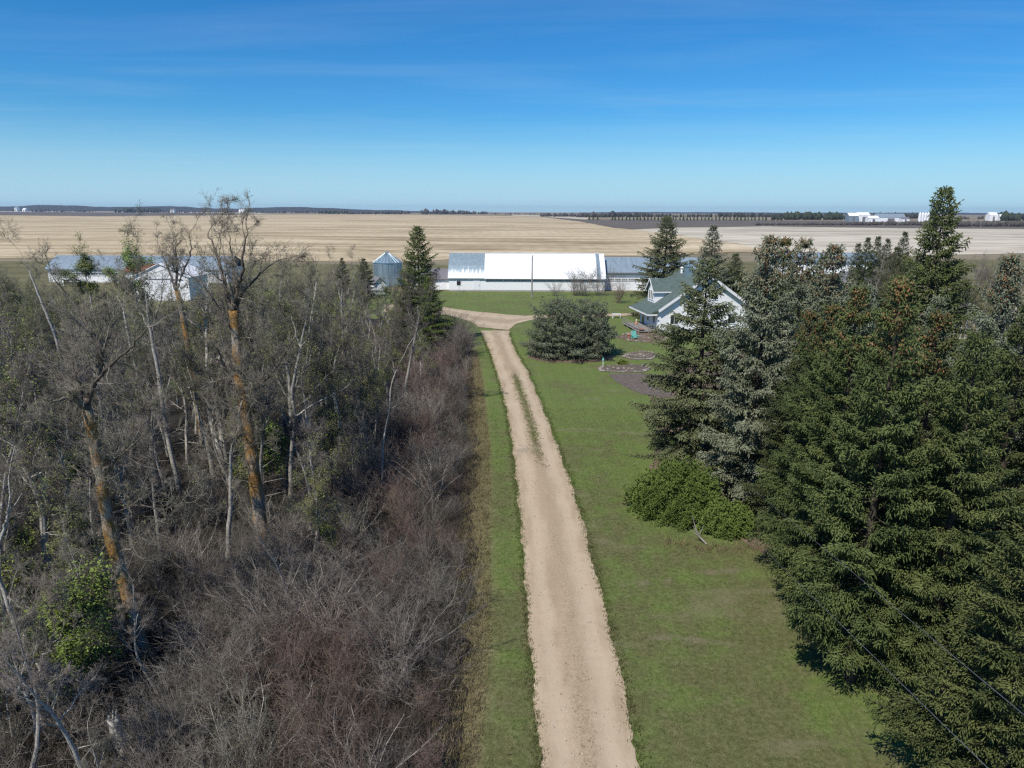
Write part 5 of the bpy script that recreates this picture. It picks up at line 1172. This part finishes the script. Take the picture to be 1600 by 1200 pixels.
def plant_shrub(k, x, y, h, label=None, group='leafless shrubs of the roadside thicket'):
    V = SV[k]; t = empty('shrub', (x, y, 0), R_.uniform(0, 6.28)); s = h / V['H']; w_ = s * R_.uniform(.9, 1.3); t.scale = (w_, w_, s); tag(t, label or SLAB[k], 'shrub', group)
    link(bpy.data.objects.new('stems', V['stems']), t); c_ = link(bpy.data.objects.new('twigs', V['tw']), t); c_['kind'] = 'stuff'
rs_ = random.Random(5); sp = []; tries = 0
while len(sp) < 215 and tries < 60000:
    tries += 1; y = 12 + 92 * rs_.random() ** 1.25; e = interp(SHRUB, y); wd = 9.5 if y < 60 else 6; x = e - .6 - .55 * math.sin(y * 1.9) * math.sin(y * .7) - wd * rs_.random() ** 1.15
    if any((x - a) ** 2 + (y - b) ** 2 < (1.02 + .007 * y) ** 2 for a, b in sp): continue
    sp.append((x, y))
    if any((x - a) ** 2 + (y - b) ** 2 < 2.6 for a, b in LEAFY): continue
    dist = e - x; h = (rs_.uniform(1.4, 2.4) if dist < 2 else rs_.uniform(1.8, 3.7)) * (1 + .22 * math.sin(x * 1.1 + y * .5) * math.sin(y * .8))
    patch = math.sin(x * .8 + 1.3) + math.sin(y * .45 + x * .3) + (.3 if y < 27 else 0)
    k = rs_.choice([0, 3, 0, 4]) if patch > .55 else rs_.choice([1, 2, 2, 4, 0])
    plant_shrub(k, x, y, h, SLAB[k].replace('beside the drive', 'beside the near stretch of the drive' if y < 26 else ('beside the middle stretch of the drive' if y < 50 else 'beside the far stretch of the drive')))
# shrubs scattered deeper in the wood, and the dense clump by the tall spruce
for _ in range(110):
    y = 13 + 80 * rs_.random() ** 1.4; x = interp(SHRUB, y) - 8 - rs_.random() * (.8 * y - 4)
    plant_shrub(rs_.choice([1, 2, 4, 4]), x, y, rs_.uniform(1.6, 3.2), ['', 'grey leafless shrub under the trees of the wood', 'spreading grey leafless shrub under the trees of the wood', '', 'brown leafless shrub under the trees of the wood'][0] or 'leafless understorey shrub beneath the bare trees of the wood', 'understorey shrubs of the wood')
for i in range(46):
    g = G(rs_.uniform(150, 440), rs_.uniform(760, 1030))
    if any((g.x - a) ** 2 + (g.y - b) ** 2 < 1.6 for a, b in KEEP): continue
    plant_shrub(rs_.choice([1, 2, 4, 4]), g.x, g.y, rs_.uniform(1.5, 2.9), 'leafless understorey shrub beneath the bare trees of the wood', 'understorey shrubs of the wood')
for i in range(16):
    g = G(rs_.uniform(675, 728), rs_.uniform(528, 566)); plant_shrub(rs_.choice([1, 4, 1]), min(g.x, interp(SHRUB, g.y) - .4), g.y, rs_.uniform(3.2, 5.0), 'tall dark leafless shrub crowded at the foot of the tall spruce', 'shrubs at the foot of the tall spruce')
# bare bushes before the barn and bare trees at right
for (px, py, h, lab) in [(898, 462, 6.3, 'slender bare bush before the barn, leftmost behind the blue spruce'), (911, 463, 7.2, 'tallest bare bush before the barn, above the blue spruce'), (937, 462, 6.8, 'spreading bare bush before the right end of the barn'), (966, 474, 5.5, 'brown bare bush between the blue spruce and the house'), (867, 463, 3.8, 'low bare bush before the barn windows')]:
    g = G(px, py); plant_shrub(3 if py > 470 else 1, g.x, g.y, h, lab, 'bare bushes before the barn')
for i in range(26):
    px = rs_.uniform(1505, 1640); D = rs_.uniform(78, 135); p = T(px, 360 + rs_.uniform(0, 45), D)
    plant_tree(BV[rs_.choice([0, 2, 4, 7])], p.x, D, max(6, p.z * rs_.uniform(.72, .98)), 'grey leafless tree in the stand behind the right edge spruces', 'bare trees at the right edge')
for (px, py, D, lab) in [(1372, 385, 112, 'bare pale tree in front of the bungalow roof'), (1392, 395, 110, 'dark leafless tree at the right end of the bungalow'), (1335, 420, 108, 'thin brown leafless bush at the left end of the bungalow')]:
    p = T(px, py, D); plant_tree(BV[2 if '1372' in str(px) else 6], p.x, D, p.z, lab, None)

# undergrowth: low twigs and dead stalks covering the wood floor (one mass)
def undergrowth():
    rr = np.random.default_rng(8); n = 52000; y = 12 + 100 * rr.uniform(0, 1, n) ** 1.25; e = np.interp(y, [s[0] for s in SHRUB], [s[1] for s in SHRUB]); x = e - .1 - (e + .8 * y + 5) * rr.uniform(0, 1, n)
    ht = rr.uniform(.3, 1.7, n); p0 = np.stack([x, y, np.full(n, .05)], 1); d = np.stack([rr.normal(0, .5, n), rr.normal(0, .5, n), np.ones(n)], 1)
    p1 = p0 + d * ht[:, None]; mb = MB(); cones(mb, p0, p1, .009)
    q0 = p0 + (p1 - p0) * .5; q1 = q0 + np.stack([rr.normal(0, .3, n), rr.normal(0, .3, n), rr.uniform(0, .5, n)], 1); cones(mb, q0, q1, .007)
    tag(mb.build('undergrowth', M['brush'], kind='stuff'), 'brown dead stalks and brush covering the wood floor', 'undergrowth')
undergrowth()

# ------------------------------------------------------------------ grass, tufts, stones
def grass_blades():
    rr = np.random.default_rng(12)
    def blades(mb, x, y, z, hmin, hmax, k=3, wd=.012, sp=.05):
        n = len(x) * k; X = np.repeat(x, k) + rr.normal(0, sp, n); Y = np.repeat(y, k) + rr.normal(0, sp, n); h = rr.uniform(hmin, hmax, n)
        p0 = np.stack([X, Y, np.full(n, z)], 1); p1 = p0 + np.stack([rr.normal(0, .35, n) * h, rr.normal(0, .35, n) * h, h], 1)
        a = rr.uniform(0, 6.28, n); off = np.stack([np.cos(a), np.sin(a), np.zeros(n)], 1) * wd
        V = np.stack([p0 - off, p0 + off, p1], 1).reshape(-1, 3); mb.add(V, np.arange(n * 3).reshape(-1, 3))
    # short turf, near part of lawn and verge
    mb = MB(); n = 36000; y = 16 + 48 * rr.uniform(0, 1, n) ** 1.5
    lx = np.interp(y, [t[0] for t in SHRUB], [t[1] for t in SHRUB]) + .3; rx = np.interp(y, [t[0] for t in TREEL], [t[1] for t in TREEL]) + .5
    dl = np.interp(y, [t[0] for t in DR_L], [t[1] for t in DR_L]); dr = np.interp(y, [t[0] for t in DR_R], [t[1] for t in DR_R])
    x = lx + (rx - lx) * rr.uniform(0, 1, n); ok = (x < dl - .05) | (x > dr + .05); blades(mb, x[ok], y[ok], .04, .03, .085)
    tag(mb.build('grass', M['lawn_blades'], kind='stuff'), 'short mown grass of lawn and verge', 'grass')
    # ragged tufts along the two edges of the drive and on its middle ridge
    mb = MB(); n = 5200; y = 14 + 92 * rr.uniform(0, 1, n) ** 1.2; dl = np.interp(y, [t[0] for t in DR_L], [t[1] for t in DR_L]); dr = np.interp(y, [t[0] for t in DR_R], [t[1] for t in DR_R])
    side = rr.uniform(0, 1, n) < .5; x = np.where(side, dl + rr.normal(-.05, .13, n), dr + rr.normal(.05, .15, n)); blades(mb, x, y, .05, .05, .17, 5, .016, .06)
    yc = rr.uniform(48, 78, 2600); u = rr.normal(0, .06, 2600); dl = np.interp(yc, [t[0] for t in DR_L], [t[1] for t in DR_L]); dr = np.interp(yc, [t[0] for t in DR_R], [t[1] for t in DR_R])
    keep = rr.uniform(0, 1, 2600) < np.interp(yc, [48, 54, 74, 80], [.15, .6, .6, .2]); blades(mb, ((dl + dr) / 2 + u * (dr - dl) + .12)[keep], yc[keep], .1, .05, .16, 5, .016, .06)
    yc = rr.uniform(15, 26, 260); u = rr.normal(0, .06, 260); dl = np.interp(yc, [t[0] for t in DR_L], [t[1] for t in DR_L]); dr = np.interp(yc, [t[0] for t in DR_R], [t[1] for t in DR_R]); blades(mb, (dl + dr) / 2 + u * (dr - dl), yc, .1, .03, .09, 4, .014, .05)
    tag(mb.build('grass_tufts', M['lawn_blades'], kind='stuff'), 'ragged grass tufts along the drive edges and its middle ridge', 'grass')
    # long dry grass before the thicket
    mb = MB(); n = 9000; y = 14 + 78 * rr.uniform(0, 1, n) ** 1.2; e = np.interp(y, [t[0] for t in SHRUB], [t[1] for t in SHRUB]); x = e + rr.uniform(-.6, 1.2, n) ; blades(mb, x, y, .05, .08, .28, 4, .012, .07)
    tag(mb.build('dry_grass', M['dry_grass'], kind='stuff'), 'long dry grass between thicket and mown verge', 'grass')
    # dry grass at the foot of the junipers
    mb = MB(); n = 260; px = rr.uniform(1040, 1195, n); gx = [G(a, 838 + rr.normal(0, 4) + 22 * math.sin((a - 1020) / 175 * 2.2) ** .5 ) for a in px]; blades(mb, np.array([g.x for g in gx]), np.array([g.y for g in gx]), .055, .1, .35, 4, .012, .06)
    tag(mb.build('dry_grass', M['dry_grass'], kind='stuff'), 'dry grass tufts along the foot of the junipers', 'grass')
grass_blades()
def stones(name, pts, smin, smax, mat, label, cat, seed, parent=None):
    rr = np.random.default_rng(seed); mb = MB(); k6 = [j * math.pi / 3 for j in range(6)]
    ico = np.array([(0, 0, .8)] + [(.6 * math.cos(a + .5), .6 * math.sin(a + .5), .66) for a in k6] + [(math.cos(a), math.sin(a), .12) for a in k6] + [(.8 * math.cos(a), .8 * math.sin(a), -.4) for a in k6], float)
    fc = np.array([(0, 1 + j, 1 + (j + 1) % 6) for j in range(6)] + [t for q in (1, 7) for j in range(6) for t in ((q + j, q + 6 + j, q + 6 + (j + 1) % 6), (q + j, q + 6 + (j + 1) % 6, q + (j + 1) % 6))])
    for p in pts:
        s = rr.uniform(smin, smax); v = ico * rr.uniform(.78, 1.22, ico.shape) * s * np.array([rr.uniform(.8, 1.3), 1, rr.uniform(.6, 1)]); v[:, 2] *= .7; a = rr.uniform(0, 6.28); c_, s_ = math.cos(a), math.sin(a)
        mb.add(np.stack([v[:, 0] * c_ - v[:, 1] * s_ + p[0], v[:, 0] * s_ + v[:, 1] * c_ + p[1], v[:, 2] + p[2]], 1), fc)
    o = mb.build(name, mat, parent, kind='stuff')
    if label: tag(o, label, cat)
    return o
rr0 = np.random.default_rng(40); pl = []
for _ in range(1500):
    y = 14 + 60 * rr0.random() ** 1.5; a, b = interp(DR_L, y), interp(DR_R, y); u = min(.97, max(.03, rr0.normal(.5, .17) if rr0.random() < .6 else rr0.random())); pl.append((a + (b - a) * u, y, .105))
stones('gravel_stones', pl, .012, .04, M['pebble'], 'loose pale stones on the gravel drive', 'gravel', 41)

# ------------------------------------------------------------------ garden by the house
def bed(px, pz_label, n, rocks_smin, rocks_smax, soil, seed, fill=0):
    pts = [G(*p) for p in px]; c = sum(pts, Vector()) / len(pts); t = empty('garden_bed', (c.x, c.y, 0)); tag(t, pz_label, 'garden bed')
    loc = [(p.x - c.x, p.y - c.y) for p in pts]; mb = MB(); k = len(loc); V = [(x, y, .06) for x, y in loc] + [(x * .85, y * .85, .2) for x, y in loc] + [(0, 0, .24)]
    mb.add(V, [(k + i, k + (i + 1) % k, 2 * k) for i in range(k)], [(i, (i + 1) % k, k + (i + 1) % k, k + i) for i in range(k)]); mb.build('soil', soil, t)
    rr = np.random.default_rng(seed); R = []
    for i in range(n):
        u = rr.random() * k; a, b = loc[int(u) % k], loc[(int(u) + 1) % k]; f = u - int(u); s = rr.uniform(.86, 1.04); R.append(((a[0] + (b[0] - a[0]) * f) * s, (a[1] + (b[1] - a[1]) * f) * s, .12))
    for i in range(fill): a = loc[int(rr.integers(k))]; s = rr.uniform(0, .85); R.append((a[0] * s, a[1] * s, .24))
    stones('rocks', R, rocks_smin, rocks_smax, M['rock'], None, None, seed, t)
    st = MB(); m_ = 260; ang = rr.uniform(0, 6.28, m_); s = rr.uniform(.2, .85, m_); b0_ = np.array(loc)[rr.integers(0, k, m_)] * s[:, None]
    p0 = np.stack([b0_[:, 0], b0_[:, 1], np.full(m_, .2)], 1); cones(st, p0, p0 + np.stack([rr.normal(0, .12, m_), rr.normal(0, .12, m_), rr.uniform(.1, .45, m_)], 1), .012); st.build('dead_stems', M['dry_grass'], t, kind='stuff')
    return t
bed([(934, 578), (940, 574), (960, 572), (985, 571), (1006, 572), (1020, 577), (1004, 582), (980, 583), (955, 582), (940, 581)], 'rock edged flower bed in front of the bare vegetable plot', 95, .07, .22, M['soil'], 51, 10)
bed([(973, 558), (982, 553), (1000, 550), (1018, 551), (1028, 556), (1018, 562), (1000, 563), (984, 562)], 'oval rock bed on the lawn below the farmhouse', 90, .07, .2, M['soil'], 52, 40)
bed([(960, 527), (985, 521), (1010, 518), (1030, 521), (1042, 530), (1030, 537), (1005, 535), (985, 534)], 'mulched flower bed before the farmhouse deck', 60, .1, .3, M['mulch'], 53, 10)
sheet('vegetable_plot', jag([tuple(G(*p)[:2]) for p in [(950, 585), (1010, 584), (1050, 590), (1050, 622), (1000, 616), (978, 606), (960, 595)]], .5, .1, 6), .07, M['soil'])
c = G(973, 572); sx_ = empty('leafy_shrub', (c.x, c.y + .3, .1)); tag(sx_, 'small bright green bush in the rock edged flower bed', 'shrub')
rr = np.random.default_rng(61); n = 900; d = rr.normal(size=(n, 3)); d /= np.linalg.norm(d, axis=1)[:, None]; d[:, 2] = np.abs(d[:, 2]); lm = MB(); leaves(lm, d * np.array([.8, .6, .7]) * rr.uniform(.5, 1, n)[:, None], .14, rr); lm.build('leaves', M['leaf'], sx_, kind='stuff')
m = MB(); prisms(m, np.zeros((12, 3)), d[:12] * .5, .02, .008); m.build('stems', M['bark_dark'], sx_)
# turquoise garden chair, pots, white table, little post
c = G(993, 531.5); ch_ = empty('garden_chair', (c.x, c.y, 0), .3); tag(ch_, 'turquoise wooden garden chair on the flower bed before the house', 'chair')
m = MB(); m.slab([(-.38, -.1, .42), (.38, -.1, .42), (.38, .5, .34), (-.38, .5, .34)], .05); m.build('seat', M['turquoise'], ch_)
for k in range(5):
    m = MB(); x = -.34 + k * .15; m.hexa([(x, .5, .3), (x + .12, .5, .3), (x + .12, .55, .3), (x, .55, .3)], [(x, .78, 1.25), (x + .12, .78, 1.25), (x + .12, .83, 1.25), (x, .83, 1.25)]); m.build('back_slat', M['turquoise'], ch_)
for x in (-.42, .36):
    m = MB(); m.bbox(x, x + .07, -.1, -.02, 0, .62); m.build('leg', M['turquoise'], ch_)
    m = MB(); m.bbox(x, x + .07, .5, .58, 0, .62); m.build('leg', M['turquoise'], ch_)
    m = MB(); m.bbox(x - .03, x + .1, -.16, .62, .62, .66); m.build('armrest', M['turquoise'], ch_)
for i, (px, py, s, lab) in enumerate([(984, 529, .42, 'terracotta pot left of the turquoise chair'), (1001, 521, .5, 'large terracotta planter behind the turquoise chair')]):
    c = G(px, py); o = empty('flower_pot', (c.x, c.y, 0.1)); tag(o, lab, 'pot')
    m = MB(); m.lathe([(s * .6, 0), (s * .95, s * 1.1), (s * 1.08, s * 1.1), (s * 1.08, s * 1.35), (s * .9, s * 1.35), (s * .88, s * 1.15)], 16); m.build('pot', M['terracotta'], o)
    m = MB(); m.lathe([(s * .88, s * 1.15), (.01, s * 1.2)], 16); m.build('soil', M['soil'], o)
c = G(963, 497.5); o = empty('garden_table', (c.x, c.y, 0)); tag(o, 'small white garden table right of the blue spruce', 'table')
m = MB(); m.bbox(-.75, .75, -.4, .4, .72, .8); m.build('tabletop', M['white_trim'], o)
for x in (-.65, .58):
    for y in (-.33, .26): m = MB(); m.bbox(x, x + .07, y, y + .07, 0, .72); m.build('leg', M['white_trim'], o)
c = G(942, 576); o = empty('garden_stake', (c.x, c.y, 0)); tag(o, 'thin turquoise stake at the left end of the rock edged bed', 'stake')
m = MB(); m.tube([(0, 0, 0), (0, 0, 1.0)], .04, 6); m.build('stake', M['white_trim'], o); m = MB(); m.lathe([(.03, .9), (.14, 1.0), (.02, 1.35)], 8); m.build('finial', M['turquoise'], o)
c = G(994, 512); o = empty('garden_figure', (c.x, c.y, 0)); tag(o, 'small clay coloured garden ornament beside the deck', 'ornament')
m = MB(); m.lathe([(.3, 0), (.34, .15), (.2, .4), (.26, .75), (.14, 1.0), (.05, 1.05)], 12); m.build('body', M['terracotta'], o); m = MB(); m.lathe([(.02, 1.0), (.15, 1.12), (.16, 1.25), (.02, 1.38)], 10); m.build('head', M['cream'], o)

# ------------------------------------------------------------------ air
hm_ = bpy.data.materials.new('air'); hm_.use_nodes = True; hn = hm_.node_tree; hn.nodes.clear()
ho = hn.nodes.new('ShaderNodeOutputMaterial'); pv = hn.nodes.new('ShaderNodeVolumePrincipled'); pv.inputs['Density'].default_value = 0.00006
pv.inputs['Color'].default_value = (0.6, 0.76, 0.99, 1); pv.inputs['Anisotropy'].default_value = 0.3
hn.links.new(pv.outputs[0], ho.inputs['Volume'])
hz = MB(); hz.bbox(-7700, 7700, -7700, 7700, -1.5, 60); hz.build('haze', hm_, kind='stuff')
